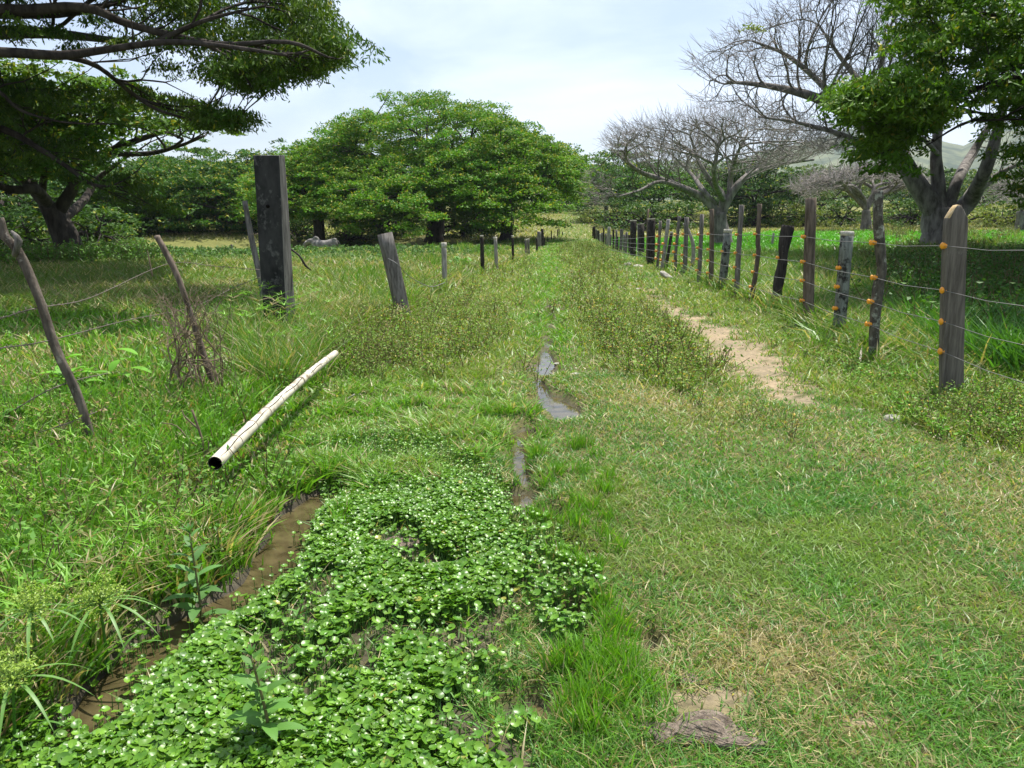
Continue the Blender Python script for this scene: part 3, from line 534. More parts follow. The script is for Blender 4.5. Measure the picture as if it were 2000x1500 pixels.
# near leafy tree, trunk outside the right edge
g = np.random.RandomState(33); b = np.array([15., 16.5, float(T(15, 16.5))]); t = thing('overhanging_tree', b, 'near leafy tree reaching in from the right edge above the pointed post', 'tree'); mm = M(); E = []
R1 = [(1760, -100), (2400, -100), (2400, 300), (2060, 260), (1960, 215), (1900, 200), (1850, 205), (1800, 260), (1770, 280), (1730, 262), (1660, 232), (1655, 185), (1720, 170), (1800, 155), (1752, 95), (1768, 40)]
pads = np.vstack([cloud(R1, 330, 13, 17, g), cloud([(1690, 262), (1770, 262), (1765, 325), (1745, 345), (1708, 325)], 13, 13.5, 15, g), cloud([(1950, 215), (2300, 215), (2300, 440), (2010, 410), (1955, 310)], 85, 15, 18, g), cloud([(1650, 180), (1800, 160), (1830, 240), (1680, 240)], 60, 13, 14.5, g)])
yy_ = 10+27*g.rand(1500); shade_pads = np.column_stack([6.8+23*g.rand(1500), yy_, 1.9+.262*yy_+3*g.rand(1500)]); ppx, ppy = proj(shade_pads[:, 0], shade_pads[:, 1], shade_pads[:, 2]); shade_pads = shade_pads[((ppy < 5) | (ppx > 2010)) & (shade_pads[:, 0] > 4+.27*shade_pads[:, 1]) & ~((shade_pads[:, 1] > 13) & (shade_pads[:, 1] < 20) & (shade_pads[:, 0] < 11))]  # unseen crown pads added overhead to shade the right grass and bare trunk
limbs = [(PP([(2400, 300), (2150, 190), (2040, 150), (1940, 165), (1860, 190), (1770, 215)], 15), .13, .02), (PP([(2150, 190), (2050, 60), (1950, 30), (1830, 20)], 15), .08, .02), (PP([(2300, 400, 1), (2100, 330, 1), (2000, 240, 1), (1900, 235, 0), (1800, 290, -1)], 15), .07, .012),
         ([b+[0, 0, 3.6], b+[-1, 4, 5], b+[-2, 8, 6.4]], .3, .08), ([b+[0, 0, 3.6], b+[-1, -2, 5], b+[-3, -4, 6.6]], .3, .08)]
limb_tree(t, limbs, ([b-[0, 0, .3], b+[0, 0, .6], b+[-.2, 0, 2.4], b+[-.3, 0, 4.0]], .85, .6), np.vstack([pads, shade_pads]), E, mm, g, .012, .42, 8)
for l in [limbs[0], limbs[2]]: path_tube(mm, [b+[-.3, 0, 3.2], (b+[-.3, 0, 3.4]+l[0][0])/2+[0, 0, .4], l[0][0]], [l[1]*1.3, l[1]*1.15, l[1]], 8)
edges_mesh(mm, E, .03, 2, 6, 2, 4); mm.out('trunk', BARK, parent=t, smooth=True)
ml = M(); crown(ml, pads, .48, 10, 20, .12, .042, (.09, .19, .016), g, .22, .06, droop=.6, flat=.7, pflat=.4, up=.6); crown(ml, shade_pads, .95, 8, 9, .42, .26, (.06, .13, .02), g, .35, 0, droop=.3, flat=.6); ml.out('crown', MLF, parent=t)

# ------------------------------------------------------------------ background trees and bushes: prototypes and copies
def proto_tree(seed, h, R, zb, npad, col, pr=1.3, lf=.42):
    return dict(seed=seed, h=h, R=R, zb=zb, npad=npad, col=col, pr=pr, lf=lf)
def copy_thing(t, loc, rz, s, label, group):
    c = t.copy(); COL.objects.link(c); c.location = tuple(float(v) for v in loc); c.rotation_euler = (0, 0, rz); c.scale = (s, s, s); c['label'] = label; c['group'] = group
    for ch in list(t.children): k = ch.copy(); COL.objects.link(k); k.parent = c
    return c
def build_proto(name, h, R, zb, npad, col, seed, first, label, group, rz, s, pr=1.3, lf=.42):
    o = np.zeros(3); g_ = np.random.RandomState(seed)
    lb = [(o, R*.62, R*.62, zb+.25*(h-zb), h, 1.2)]+[(np.array([cos(a)*R*.5, sin(a)*R*.5, 0]), R*.5, R*.5, zb, zb+(h-zb)*(.62+.25*g_.rand()), 1) for a in (.3, 1.7, 2.9, 4.1, 5.3)]
    t = leafy_tree(name, o, h*.24, R*.055, lb, npad, label, pr=pr, tufts=7, lv=7, lf=lf, wf=lf*.55, col=col, ytop=.05, seed=seed, group=group, nt_=70, tr=.6, cat='bush' if name == 'bush' else 'tree')
    t.location = tuple(float(v) for v in first); t.rotation_euler = (0, 0, rz); t.scale = (s, s, s); return t
GB = 'trees of the far wood'
pa = build_proto('forest_tree', 10, 8, 2.6, 150, (.06, .145, .016), 41, on(1270, 84), 'dense green tree behind the left half of the umbrella shaped bare tree', GB, 0, .72)
pb = build_proto('forest_tree', 9, 9, 2.4, 150, (.065, .115, .02), 42, on(1590, 92), 'flat topped olive green tree below the hill, left of the small bare tree', GB, 1, .66)
pc_ = build_proto('forest_tree', 11, 7, 2.0, 150, (.035, .085, .015), 43, on(1465, 76), 'dense dark tree just right of the umbrella shaped bare tree', GB, 0, .72)
FT = [(pc_, 1180, 92, 2, .62, 'rounded dark tree right of the distant grassy track'), (pa, 1215, 108, 1, .9, 'tall green tree behind the rounded dark tree beside the distant track'), (pb, 1340, 100, 3, .7, 'olive tree glimpsed straight through the bare umbrella crown'),
      (pa, 1400, 84, 2.2, .58, 'dense green tree directly behind the fork of the umbrella shaped bare tree'), (pb, 1730, 100, .5, .68, 'olive tree behind the small bare tree on the right'), (pc_, 1790, 84, 4, .55, 'dark tree filling the gap between the small bare tree and the massive trunk'),
      (pb, 1905, 90, 1.2, .62, 'olive tree behind the pointed fence post'), (pa, 1990, 80, 3, .62, 'green tree at the right edge beyond the bright green field'), (pb, 1530, 86, 5, .55, 'low brownish green tree between the dense dark tree and the small bare tree'),
      (pc_, 1040, 130, 1, .9, 'dark tree at the left end of the wood closing the track'), (pa, 1095, 150, 2, 1.0, 'tall pale green tree at the head of the distant track'), (pb, 1140, 140, 3, .95, 'spreading tree at the right end of the wood closing the track'),
      (pc_, 560, 88, 0, .85, 'dark tree behind the tall concrete post'), (pa, 640, 96, 1, .85, 'green tree far behind the grazing cow'), (pc_, 760, 92, 2, .6, 'dark tree glimpsed under the left side of the great dome'), (pc_, 905, 96, 3, .62, 'dark tree glimpsed between the dome tree and its right neighbour'),
      (pc_, 470, 92, 4, .75, 'dark tree closing the field behind the short leaning stick'), (pc_, 300, 88, 5, .8, 'dark tree at the back of the left field'), (pa, 130, 84, 2, .75, 'green tree behind the branches of the leaning trunk'), (pc_, -10, 76, 1, .75, 'dark tree in the back corner of the left field'),
      (pa, 380, 100, 2.5, .95, 'pale topped tree rising behind the left row of trees')]
for pt, px, Y_, rz, s, lab in FT: copy_thing(pt, on(px, Y_), rz, s, lab, GB)
GBu = 'bushes along the back of the fields'
bp = build_proto('bush', 2.6, 2.6, .0, 46, (.06, .125, .02), 44, on(745, 66), 'dark bush under the left of the great dome tree', GBu, 0, 1, .6, .24)
bq = build_proto('bush', 2.2, 3.2, .0, 46, (.14, .19, .03), 45, on(1010, 96), 'round yellow green bush beside the distant track', GBu, 0, .7, .6, .24)
BT = [(bp, 790, 68, 1, .9, 'leafy bush left of the trunk of the great dome tree'), (bp, 905, 64, 2, 1, 'dark bush just right of the trunk of the great dome tree'), (bp, 945, 66, 3, 1, 'dark bush between the two right hand trunks of the dome'), (bp, 590, 64, 1, .8, 'bush behind the right edge of the concrete post'),
      (bp, 690, 62, 4, .9, 'bush right of the grazing cow'), (bq, 840, 78, 1, .9, 'sunny yellow bush seen under the great dome tree'), (bp, 190, 42, 2, .95, 'bush right of the thick leaning trunk'), (bp, 235, 46, 3, .8, 'outer bush in the shade right of the leaning trunk'), (bp, 50, 36, 1, .8, 'bush left of the thick leaning trunk'),
      (bp, 400, 74, 2, 1.1, 'bush at the foot of the left row of trees'), (bp, 500, 70, 5, 1, 'bush left of the concrete post at the foot of the trees'), (bp, 300, 70, 2, 1.1, 'bush at the foot of the wide dark tree'), (bp, 1215, 80, 2, 1.15, 'dark bush at the left foot of the bare umbrella tree'), (bp, 1255, 74, 1, 1.1, 'dark bush beyond the thick dark fence posts'),
      (bp, 1320, 76, 3, 1.1, 'dark bush left of the bare umbrella tree trunk'), (bp, 1450, 76, 4, 1.0, 'dark bush right of the bare umbrella tree trunk'), (bp, 1495, 78, 5, 1.1, 'dark bush between the thin crooked posts'), (bq, 1560, 76, 2, 1.0, 'yellowish bush at the edge of the bright green field'), (bp, 1630, 76, 1, 1.1, 'dark bush left of the small bare tree'),
      (bp, 1765, 74, 2, 1.1, 'dark bush right of the small bare tree'), (bq, 1740, 84, 1, 1, 'pale bush behind the small bare tree'), (bq, 1930, 72, 3, 1, 'yellowish bush behind the pointed post'), (bp, 1985, 74, 4, 1.2, 'dark bush at the far right edge of the field'), (bq, 1160, 88, 3, .7, 'pale flowering bush right of the distant track'), (bp, 1125, 118, 3, 1.3, 'dark bush at the end of the distant track'), (bp, 1060, 110, 2, 1.1, 'low bush left of the end of the track'),
      (bp, 1085, 128, 1, 1.3, 'far dark bush closing the view above the track')]
for pt, px, Y_, rz, s, lab in BT: copy_thing(pt, on(px, Y_), rz, s, lab, GBu)
# far wood read as one mass
g = np.random.RandomState(46); mm = M(); k = 900
ang = radians(-40)+radians(80)*g.rand(k); dist = 150+70*g.rand(k); C = np.stack([np.sin(ang)*dist, np.cos(ang)*dist, np.zeros(k)], 1)
hh = 4+3.5*fbm(C[:, 0], C[:, 1], 14, 81); C[:, 2] = T(C[:, 0], C[:, 1])+hh*g.rand(k)**.5
crown(mm, C, 3.0, 7, 7, 1.0, .6, (.06, .12, .022), g, 1.4, .03)
mm.out('wood', MLF, kind='stuff', label='far wood closing the valley behind all the single trees', cat='wood')

# ------------------------------------------------------------------ fences
def W(px, py, Y): return P(px, py, Y)
def post(px0, py0, px1, py1, wd, mat, label, shape='round', mids=(), dz=0.0, rough=.09, ends=None, ins=(), insx=None, group='right fence posts', taper=1.0, lean=0.0, name='fence_post', sides=9, rot=0, topmat=None, point=False, bury=.15):
    bpt = G(px0, py0); Y0 = bpt[1]; wpx = wd/F*np.hypot(bpt[0]*0, 1)*Y0*1.0/2
    pts = [bpt-[0, 0, bury]]+[bpt]+[W(a, b, Y0+lean*(i+1)/(len(mids)+1)) for i, (a, b) in enumerate(mids)]+[W(px1, py1, Y0+lean)]
    rad = np.linspace(wpx, wpx*taper, len(pts)); t = thing(name, bpt, label, 'post', group); mm = M()
    if shape == 'square':
        c_, e_ = 1.0, .88; pr = np.array([(c_, -e_), (c_, e_), (e_, c_), (-e_, c_), (-c_, e_), (-c_, -e_), (-e_, -c_), (e_, -c_)])
        a = radians(rot); pr = pr@np.array([[cos(a), sin(a)], [-sin(a), cos(a)]]); path_tube(mm, pts, rad, prof=pr, rough=rough*.25, sub=3, seed=int(px0))
    else: path_tube(mm, pts, rad, sides, rough=rough, sub=5, seed=int(px0))
    o = mm.out('shaft', mat, parent=t, smooth=(shape == 'round'))
    if topmat:
        tm = M(); a, b_ = pts[-2], pts[-1]; u_ = unit(b_-a); hgt = topmat[1]
        if shape == 'square': path_tube(tm, [b_-u_*hgt, b_+u_*.004], [rad[-1]*1.03]*2, prof=pr, sub=1)
        else: path_tube(tm, [b_-u_*hgt, b_+u_*.006], [rad[-1]*1.05]*2, sides, rough=rough, sub=1, seed=int(px0))
        tm.out('top', topmat[0], parent=t)
    for iy in ins:
        f = (py0-iy)/(py0-py1); ix = px0+(px1-px0)*f
        if mids:
            ys = [py0]+[m_[1] for m_ in mids]+[py1]; xs = [px0]+[m_[0] for m_ in mids]+[px1]; ix = np.interp(-iy, [-v for v in ys], xs)
        c = W(ix-wd/2-wd*.04, iy, Y0-.02); k = .029*max(1, Y0/17); im = M(); 
        path_tube(im, [c+[k*.9, 0, 0], c+[k*.3, 0, 0], c+[0, 0, 0], c-[k*.5, 0, 0], c-[k*1.1, 0, 0], c-[k*1.5, 0, 0]], [k*.6, k*.7, k*1.0, k*.72, k*1.0, k*.55], 10, sub=2)
        im.out('insulator', ORANGE, parent=t, smooth=True); INS.append((iy, c-[k*.5, 0, 0]))
    return t
INS = []
# pointed sawn post
g = rng; bpt = G(1858, 776); Y0 = bpt[1]; t = thing('fence_post', bpt, 'broad sawn post with a gabled top, nearest in the right fence', 'post', 'right fence posts')
w2 = 21/F*Y0; tp = [(-.0, 776+25, 1.0), (0, 700, 1.0), (2, 600, .99), (5, 500, .97), (8, 440, .95), (9, 426, .9), (10, 408, .42), (10.5, 401, .16)]
pts = [W(1858+a, b, Y0) for a, b, c in tp]; mm = M(); V = []
for (a, b, c), p in zip(tp, pts):
    u = w2*c; v = w2*.42
    for sx_, sy_ in [(-1, -.85), (-.85, -1), (.85, -1), (1, -.85), (1, .85), (.85, 1), (-.85, 1), (-1, .85)]: V.append(p+[u*sx_+v*sy_*0.0, v*sy_, 0])
k = len(tp)-1; Q = [[i*8+j, i*8+(j+1) % 8, (i+1)*8+(j+1) % 8, (i+1)*8+j] for i in range(k) for j in range(8)]; V.append(pts[-1]+[0, 0, .006]); T3 = [[k*8+j, k*8+(j+1) % 8, k*8+8] for j in range(8)]
V = np.array(V); ct = V.mean(0); V[:, :2] = V[:, :2]
mi = np.zeros(len(Q)+8, int); mi[40+7] = 1; mi[40] = 1; mi[48+7] = 1; mi[48] = 1; mi[len(Q):] = 1
add('shaft', V, [np.array(Q), np.array(T3)], [PICKET, woodmat('fresh_cut_wood', (.4, .26, .1), (.6, .48, .3), None, .6, (20, 20, 20))], parent=t, midx=mi)
for iy, ix in ((480, 1846), (567, 1845), (628, 1843), (686, 1841)):
    c = W(ix, iy, Y0-.01); kk = .03; im = M(); path_tube(im, [c+[kk*1.2, 0, 0], c+[kk*.5, 0, 0], c+[0, 0, 0], c-[kk*.35, 0, 0], c-[kk*.8, 0, 0], c-[kk*1.2, 0, 0]], [kk*.6, kk*.7, kk*1.0, kk*.75, kk*1.0, kk*.6], 12, sub=2); im.out('insulator', ORANGE, parent=t, smooth=True)
    INS.append((iy, c-[kk*.4, 0, 0]))
post(1707, 712, 1716, 372, 21, SPOT, 'tall mottled bark post, second from the gabled one', mids=[(1708, 640), (1716, 560), (1722, 530), (1718, 480), (1714, 420)], ins=(474, 542, 589, 633), rough=.12, taper=.85)
post(1637, 665, 1655, 452, 18, LICH, 'squarish pale post blotched black with lichen', 'square', rot=20, mids=[(1645, 570)], topmat=(ENDW, .05), ins=(523, 560, 602))
post(1578, 640, 1584, 386, 21, BROWN, 'tall straight brown post right of the dark rough stump', mids=[(1580, 520)], ins=(462, 511, 548, 587), rough=.03, taper=1.0)
post(1518, 602, 1538, 440, 17, BLACKW, 'thick dark rough stump leaning right', mids=[(1520, 560), (1528, 520), (1531, 480)], rough=.2, taper=1.25, ins=(503,))
post(1466, 592, 1484, 398, 9, BROWN, 'thin brown post with a kink halfway, left of the dark stump', mids=[(1475, 540), (1481, 490), (1480, 470)], ins=(457, 498, 531, 560))
post(1438, 582, 1449, 400, 10, GREY, 'tall thin grey brown post between the kinked one and the lichened one', mids=[(1442, 500)], ins=(458, 494, 522, 548), rough=.05)
post(1410, 567, 1422, 448, 12, LICH, 'short squared lichen grey post with a white top', 'square', rot=15, topmat=(ENDW, .07), ins=(491,))
post(1388, 562, 1390, 408, 11, BROWN, 'brown round post just left of the short white topped one', mids=[(1390, 500)], ins=(457, 487, 509, 533), taper=.8)
post(1365, 553, 1371, 418, 8, GREY, 'slim straight post right of the bow shaped trunk', ins=(458, 484, 506, 528), rough=.05)
post(1349, 534, 1336, 436, 8, PALE, 'pale bow shaped driftwood post bending right', mids=[(1354, 505), (1353, 475), (1345, 452)], rough=.1, taper=.8)
post(1337, 536, 1341, 424, 9, GREY, 'straight post standing behind the bow shaped one', ins=(457, 480, 498, 515), rough=.04)
post(1321, 532, 1327, 422, 6, GREY, 'thin wavy stick left of the bow shaped post', mids=[(1319, 500), (1323, 460)], ins=(458, 476, 492, 510))
post(1300, 527, 1312, 453, 6, BLACKW, 'short dark stick leaning right with a white tip', ins=(), topmat=(ENDW, .05))
post(1293, 526, 1306, 428, 7, PALE, 'light grey stick leaning right beside the pale boulder', ins=(476, 493, 508))
post(1284, 524, 1290, 431, 6, GREY, 'thin stick right of the thickest dark post', ins=(461, 477, 490, 505))
post(1271, 518, 1272, 427, 12, BLACKW, 'thickest dark post with a pale sawn top', 'square', rot=10, topmat=(ENDW, .03))
post(1263, 512, 1266, 408, 4, DRY, 'tallest thin tan pole beside the thickest dark post', rough=.03)
post(1253, 503, 1252, 437, 9, BLACKW, 'dark square post with pale rim, left of the tan pole', 'square', rot=30, topmat=(PALE, .03))
post(1246, 500, 1247, 437, 4, PALE, 'thin pale stick hugging the dark square post')
post(1236, 500, 1237, 430, 10, BLACKW, 'tall black post with white cap near the pile of stones', 'square', rot=5, topmat=(ENDW, .04))
grp = 'grey stakes of the far right fence'
for i, (x0, y0, x1, y1, wd, mt) in enumerate([(1229, 496, 1229, 459, 5, BLACKW), (1223, 495, 1224, 453, 5, GREY), (1219, 493, 1219, 458, 4, GREY), (1212, 492, 1214, 447, 7, GREY), (1206, 489, 1206, 462, 4, BLACKW), (1203, 488, 1204, 449, 4, GREY), (1198, 487, 1198, 448, 4, BLACKW), (1192, 482, 1193, 458, 4, GREY),
        (1187, 480, 1190, 443, 6, PALE), (1183, 478, 1183, 456, 4, GREY), (1179, 477, 1179, 445, 3, BLACKW), (1176, 475, 1176, 454, 4, GREY), (1172, 473, 1172, 456, 4, PALE), (1169, 471, 1169, 450, 4, BLACKW), (1166, 469, 1165, 448, 4, GREY), (1162, 467, 1161, 442, 4, BLACKW), (1158, 465, 1159, 443, 4, BLACKW)]):
    post(x0, y0, x1, y1, wd, mt, 'one of the crowded grey stakes where the right fence runs into the distance', group=grp, sides=6, bury=.1)
post(1508, 481, 1511, 455, 6, PALE, 'short lone pale stump in the bright green field', group='lone stakes', taper=.7)
# wires of the right fence
INS.sort(key=lambda q: -q[1][1])
lev = {0: [], 1: [], 2: [], 3: []}
for ys in ([1846, 480, 567, 628, 686], [1700, 474, 542, 589, 633], [1572, 462, 511, 548, 587], [1461, 457, 498, 531, 560], [1432, 458, 494, 522, 548], [1383, 457, 487, 509, 533], [1361, 458, 484, 506, 528], [1332, 457, 480, 498, 515], [1282, 461, 477, 490, 505]):
    for k in range(4):
        c = [q[1] for q in INS if q[0] == ys[k+1]]
        if c: c = min(c, key=lambda v: abs(1000+F*v[0]/(v[1]*cp-(v[2]-CZ)*sp)-ys[0])); lev[k].append(c)
for k, nm in enumerate(('top', 'second', 'third', 'lowest')):
    ps = lev[k]; e = ps[0]+(ps[0]-ps[1])*.9; ps = [e]+ps; ps = ps+[ps[-1]+(ps[-1]-ps[-2])*2.5]; ps = ps[::-1]; mm = M(); pts = []
    for a, b_ in zip(ps[:-1], ps[1:]):
        for f in (0, .5): pts.append(a+(b_-a)*f-[0, 0, .02*(f > 0)])
    pts.append(ps[-1]); path_tube(mm, pts, [.0014+.00022*p[1] for p in pts], 4, sub=1)
    mm.out('fence_wire', METAL, loc=pts[-1], label=nm+' smooth wire strung through the orange insulators of the right fence', cat='wire', group='wires of the right fence')

# left fence
LG = 'left fence posts'
t = thing('fence_pole', G(188, 900), 'crooked grey brown pole leaning left in the foreground', 'post', LG); Y0 = ORG[t.name][1]; mm = M()
path_tube(mm, [W(*p, Y0) for p in [(190, 925), (185, 890), (168, 820), (145, 755), (118, 700), (98, 650), (80, 595), (58, 540), (35, 490), (10, 460), (2, 425)]], np.array([17, 17, 16, 17, 18, 17, 17, 17, 17, 17, 10])/2/F*Y0, 12, rough=.11, sub=5, seed=3)
mm.out('shaft', woodmat('rough_bark_pole', (.045, .035, .027), (.17, .14, .11), (.3, .27, .22), .6, (9, 9, 3), .9, .9, .02, 5), parent=t, smooth=True); kn = M(); path_tube(kn, [W(28, 500, Y0-.03), W(36, 470, Y0-.05), W(22, 452, Y0-.04)], np.array([5, 7, 3])/F*Y0, 8, rough=.1); kn.out('knot', GREY, parent=t, smooth=True)
post(428, 790, 306, 462, 12, BROWN, 'thin stick leaning left in front of the shaded field', group=LG, mids=[(400, 700), (372, 610), (345, 535), (322, 490)], rough=.12, lean=.2)
post(518, 600, 478, 392, 12, GREY, 'thin grey pole leaning on the tall concrete post', group=LG, mids=[(505, 530), (490, 460)], rough=.08, taper=.85)
# concrete post
bpt = G(548, 655); Y0 = bpt[1]; t = thing('concrete_post', bpt, 'tall tapered black stained concrete post with a bolt hole', 'post', LG); mm = M(); V = []
for (py, xl, xm, xr) in [(700, 517, 562, 584), (640, 516, 560, 580), (560, 510, 556, 574), (470, 504, 552, 568), (390, 500, 549, 563), (310, 494.5, 545, 557), (303, 495, 545, 557)]:
    zl, zm, zr = Y0+.04, Y0-.12, Y0+.16; bk = Y0+.34
    V += [W(xl, py, zl), W(xm, py, zm), W(xr, py, zr)]; q = V[-3]+(V[-1]-V[-2]); V.append(q)
V = np.array(V); 
Q = [[i*4+j, i*4+(j+1) % 4, i*4+4+(j+1) % 4, i*4+4+j] for i in range(6) for j in range(4)]+[[24, 25, 26, 27]]
mi = [0 if j == 0 else (1 if j == 1 else 0) for i in range(6) for j in range(4)]+[1]  # shade painted by face: left and back darker, right face and top lighter
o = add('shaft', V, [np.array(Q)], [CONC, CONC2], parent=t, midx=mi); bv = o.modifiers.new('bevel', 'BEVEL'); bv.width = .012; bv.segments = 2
mm = M(); c = W(523, 403, Y0-.035); c[1] -= .02; path_tube(mm, [c, c+[0.01, -.012, 0]], [.022, .022], 12, sub=1); mm.out('bolt_hole', DARK, parent=t)
post(790, 628, 751, 456, 24, GREY, 'squared grey post leaning left, between the concrete post and the far stakes', 'square', group=LG, rot=28, mids=[(771, 540)], rough=.03)
post(869, 562, 867, 474, 10, PALE, 'short upright grey post with a pale cap', group=LG, topmat=(ENDW, .12), rough=.05)
post(943, 534, 941, 460, 7, BLACKW, 'thin black post with a whitish tip', group=LG, topmat=(ENDW, .05), rough=.15)
post(970, 526, 967, 463, 7, PALE, 'slim pale post just right of the thin black one', group=LG, topmat=(ENDW, .08))
post(1002, 513, 1001, 460, 5, BLACKW, 'narrow dark stake with a white cap', group=LG, topmat=(ENDW, .08))
post(1028, 499, 1027, 467, 5, GREY, 'left stake of a low capped pair', group=LG, topmat=(ENDW, .06)); post(1033, 498, 1032, 466, 4, GREY, 'right stake of a low capped pair', group=LG, topmat=(ENDW, .06))
post(1049, 492, 1048, 465, 4, BLACKW, 'black stick left of the twin dark posts', group=LG)
post(1053, 484, 1053, 452, 8, GREY, 'left half of the twin dark posts where the left fence fades', group=LG); post(1060, 482, 1059, 447, 6, BLACKW, 'taller right half of the twin dark posts', group=LG)
for x0, y0, y1 in [(1064, 480, 464), (1077, 468, 450), (1082, 468, 460), (1089, 462, 448), (1092, 460, 446), (1099, 460, 453), (1070, 474, 462)]: post(x0, y0, x0, y1, 2.2, BLACKW, 'one of the tiny dark stakes ending the left fence', group='tiny far stakes', sides=5)
for x0, y0, y1, lab in [(252, 497, 476, 'thin leaning stake left of the leaning stick in the far field'), (305, 492, 480, 'tiny dark stake behind the leaning stick'), (454, 491, 477, 'tiny dark stake left of the concrete post'), (611, 485, 471, 'pale stake beside the grazing cow'), (697, 482, 469, 'thin pale stake in front of the great dome tree')]:
    post(x0, y0, x0-2, y1, 4, GREY, lab, group='small stakes in the left field', name='stake', sides=6)
# barbed wires
def barbed(pts, label, r=.0035, seed=0):
    g = np.random.RandomState(seed); mm = M(); X_ = path_tube(mm, pts, [r]*len(pts), 5, sub=8); s = 0
    for a, b_ in zip(X_[:-1], X_[1:]):
        if g.rand() < .75:
            c = (a+b_)/2
            for _ in range(2): v = unit(g.normal(size=3))*.022; path_tube(mm, [c-v, c+v], [r*.7, r*.4], 3, sub=1)
    mm.out('barbed_wire', RUST, loc=pts[0], label=label, cat='wire', group='barbed wires of the left fence')
YP = ORG['fence_pole'][1]; YS = 8.6; YC = 10.2
barbed([W(-150, 660, 4.6), W(0, 622, 5.2), W(70, 602, YP-.03), W(180, 580, 7), W(330, 515, YS), W(420, 520, 9.4), W(508, 527, YC)], 'upper rusty barbed wire sagging between the leaning sticks', seed=1)
barbed([W(-150, 705, 4.6), W(0, 680, 5.2), W(95, 665, YP-.03), W(250, 625, 7.3), W(375, 600, YS), W(460, 560, 9.4), W(512, 540, YC)], 'second barbed wire crossing the crooked pole', seed=2)
barbed([W(-150, 860, 4.6), W(0, 815, 5.2), W(125, 750, YP-.03), W(260, 720, 7.3), W(400, 690, YS)], 'third barbed wire low over the lush grass', seed=3)
barbed([W(-150, 900, 4.6), W(0, 865, 5.2), W(150, 820, YP-.03), W(270, 765, 7.0), W(330, 730, 7.6)], 'lowest barbed wire half buried in grass', seed=4)
barbed([W(484, 458, YC-.1), W(560, 455, 10.3), W(580, 470, 10.4)], 'short loose wire tied round the concrete post', .0035, 5)
mm = M(); path_tube(mm, [W(505, 528, 10.0), W(535, 522, 9.95), W(555, 513, 10.2)], [.005, .005, .003], 5, sub=4); path_tube(mm, [W(490, 480, 10.), W(525, 462, 9.9), W(533, 445, 9.9)], [.005, .005, .003], 5, sub=4); path_tube(mm, [W(510, 605, 10.), W(560, 600, 9.9), W(590, 590, 10.2)], [.006, .006, .003], 5, sub=4); mm.out('wire_tie', METAL, loc=W(505, 528, 10), label='pale wire ends looped between the thin pole and the concrete post', cat='wire')
mm = M(); path_tube(mm, [W(566, 485, 10.2), W(585, 500, 10.1), W(596, 518, 10.1), W(608, 528, 10.1)], [.012, .013, .014, .005], 6, rough=.1); mm.out('hanging_twig', BLACKW, loc=W(566, 485, 10.2), label='black twig sticking out right of the concrete post', cat='twig')
mm = M(); path_tube(mm, [W(758, 505, 11.4), W(775, 515, 11.2), W(800, 540, 11.6), W(840, 560, 12.5), W(868, 552, 13.6)], [.006]*5, 4); mm.out('fence_wire', METAL, loc=W(758, 505, 11.4), label='loose wire trailing from the squared leaning post', cat='wire')

# ------------------------------------------------------------------ bamboo pole, sticks, stones
a = P(420, 905, 4.1); b_ = P(655, 690, 7.2); t = thing('bamboo_pole', a, 'cut pale bamboo pole lying across the grass bank', 'pole'); dv = b_-a; Lp = np.linalg.norm(dv); mm = M()
R_ = 14.5/F*4.15; pts = []; rad = []
nodes_ = np.linspace(.11, .97, 10)
for s in np.unique(np.concatenate([np.linspace(0, 1, 30), nodes_, nodes_-.006, nodes_+.006])):
    pts.append(a+dv*s+np.array([0, 0, .03*sin(s*pi)])); rad.append(R_*(1-.25*s)*(1.09 if np.min(np.abs(nodes_-s)) < 1e-6 else 1))
path_tube(mm, pts, rad, 16, sub=1, cap=False); mm.out('culm', BAMB, parent=t, smooth=True)
mm = M(); u = unit(dv); path_tube(mm, [a-u*.004, a+u*.16], [R_*.84, R_*.84], 16, sub=1, cap=False); path_tube(mm, [a+u*.155, a+u*.16], [R_*.84, .001], 16, sub=1); mm.out('hollow', DARK, parent=t)
mm = M(); side = unit(np.cross(u, [0, 0, 1])); upv = np.cross(side, u)
for s0, s1, an in [(.01, .3, 35), (.42, .6, 40), (.66, .8, 48), (.30, .42, 30)]:
    q = [a+dv*s+np.array([0, 0, .03*sin(s*pi)])+R_*(1-.25*s)*1.0*(side*sin(radians(an+8*sin(s*40)))+upv*cos(radians(an+8*sin(s*40)))) for s in np.linspace(s0, s1, 9)]; path_tube(mm, q, [.001]+[.003]*7+[.001], 4, sub=2)
mm.out('crack', DARK, parent=t)
mm = M()
for s in nodes_[:-1]:
    q = [a+dv*s+np.array([0, 0, .03*sin(s*pi)])+R_*(1-.25*s)*1.09*(side*sin(an)+upv*cos(an)) for an in np.linspace(-1.8, 1.8, 14)]; path_tube(mm, q, [.0022]*14, 4, sub=1)
mm.out('node_rings', plain('bamboo_scar', (.16, .12, .07), .8), parent=t)
def stick(name, pts, r, mat, label, cat='twig', forks=(), group=None):
    mm = M(); path_tube(mm, pts, np.linspace(r, r*.45, len(pts)), 7, rough=.12, sub=4)
    for f, rr in forks: path_tube(mm, f, np.linspace(rr, rr*.4, len(f)), 6, rough=.1, sub=3)
    return mm.out(name, mat, loc=pts[0], smooth=True, label=label, cat=cat, group=group)
y = G(672, 785)[1]; stick('dry_stick', [W(655, 798, y), W(672, 784, y+.05), W(693, 770, y+.1)], .014, PALE, 'short pale stick standing up right of the bamboo pole', group=None)
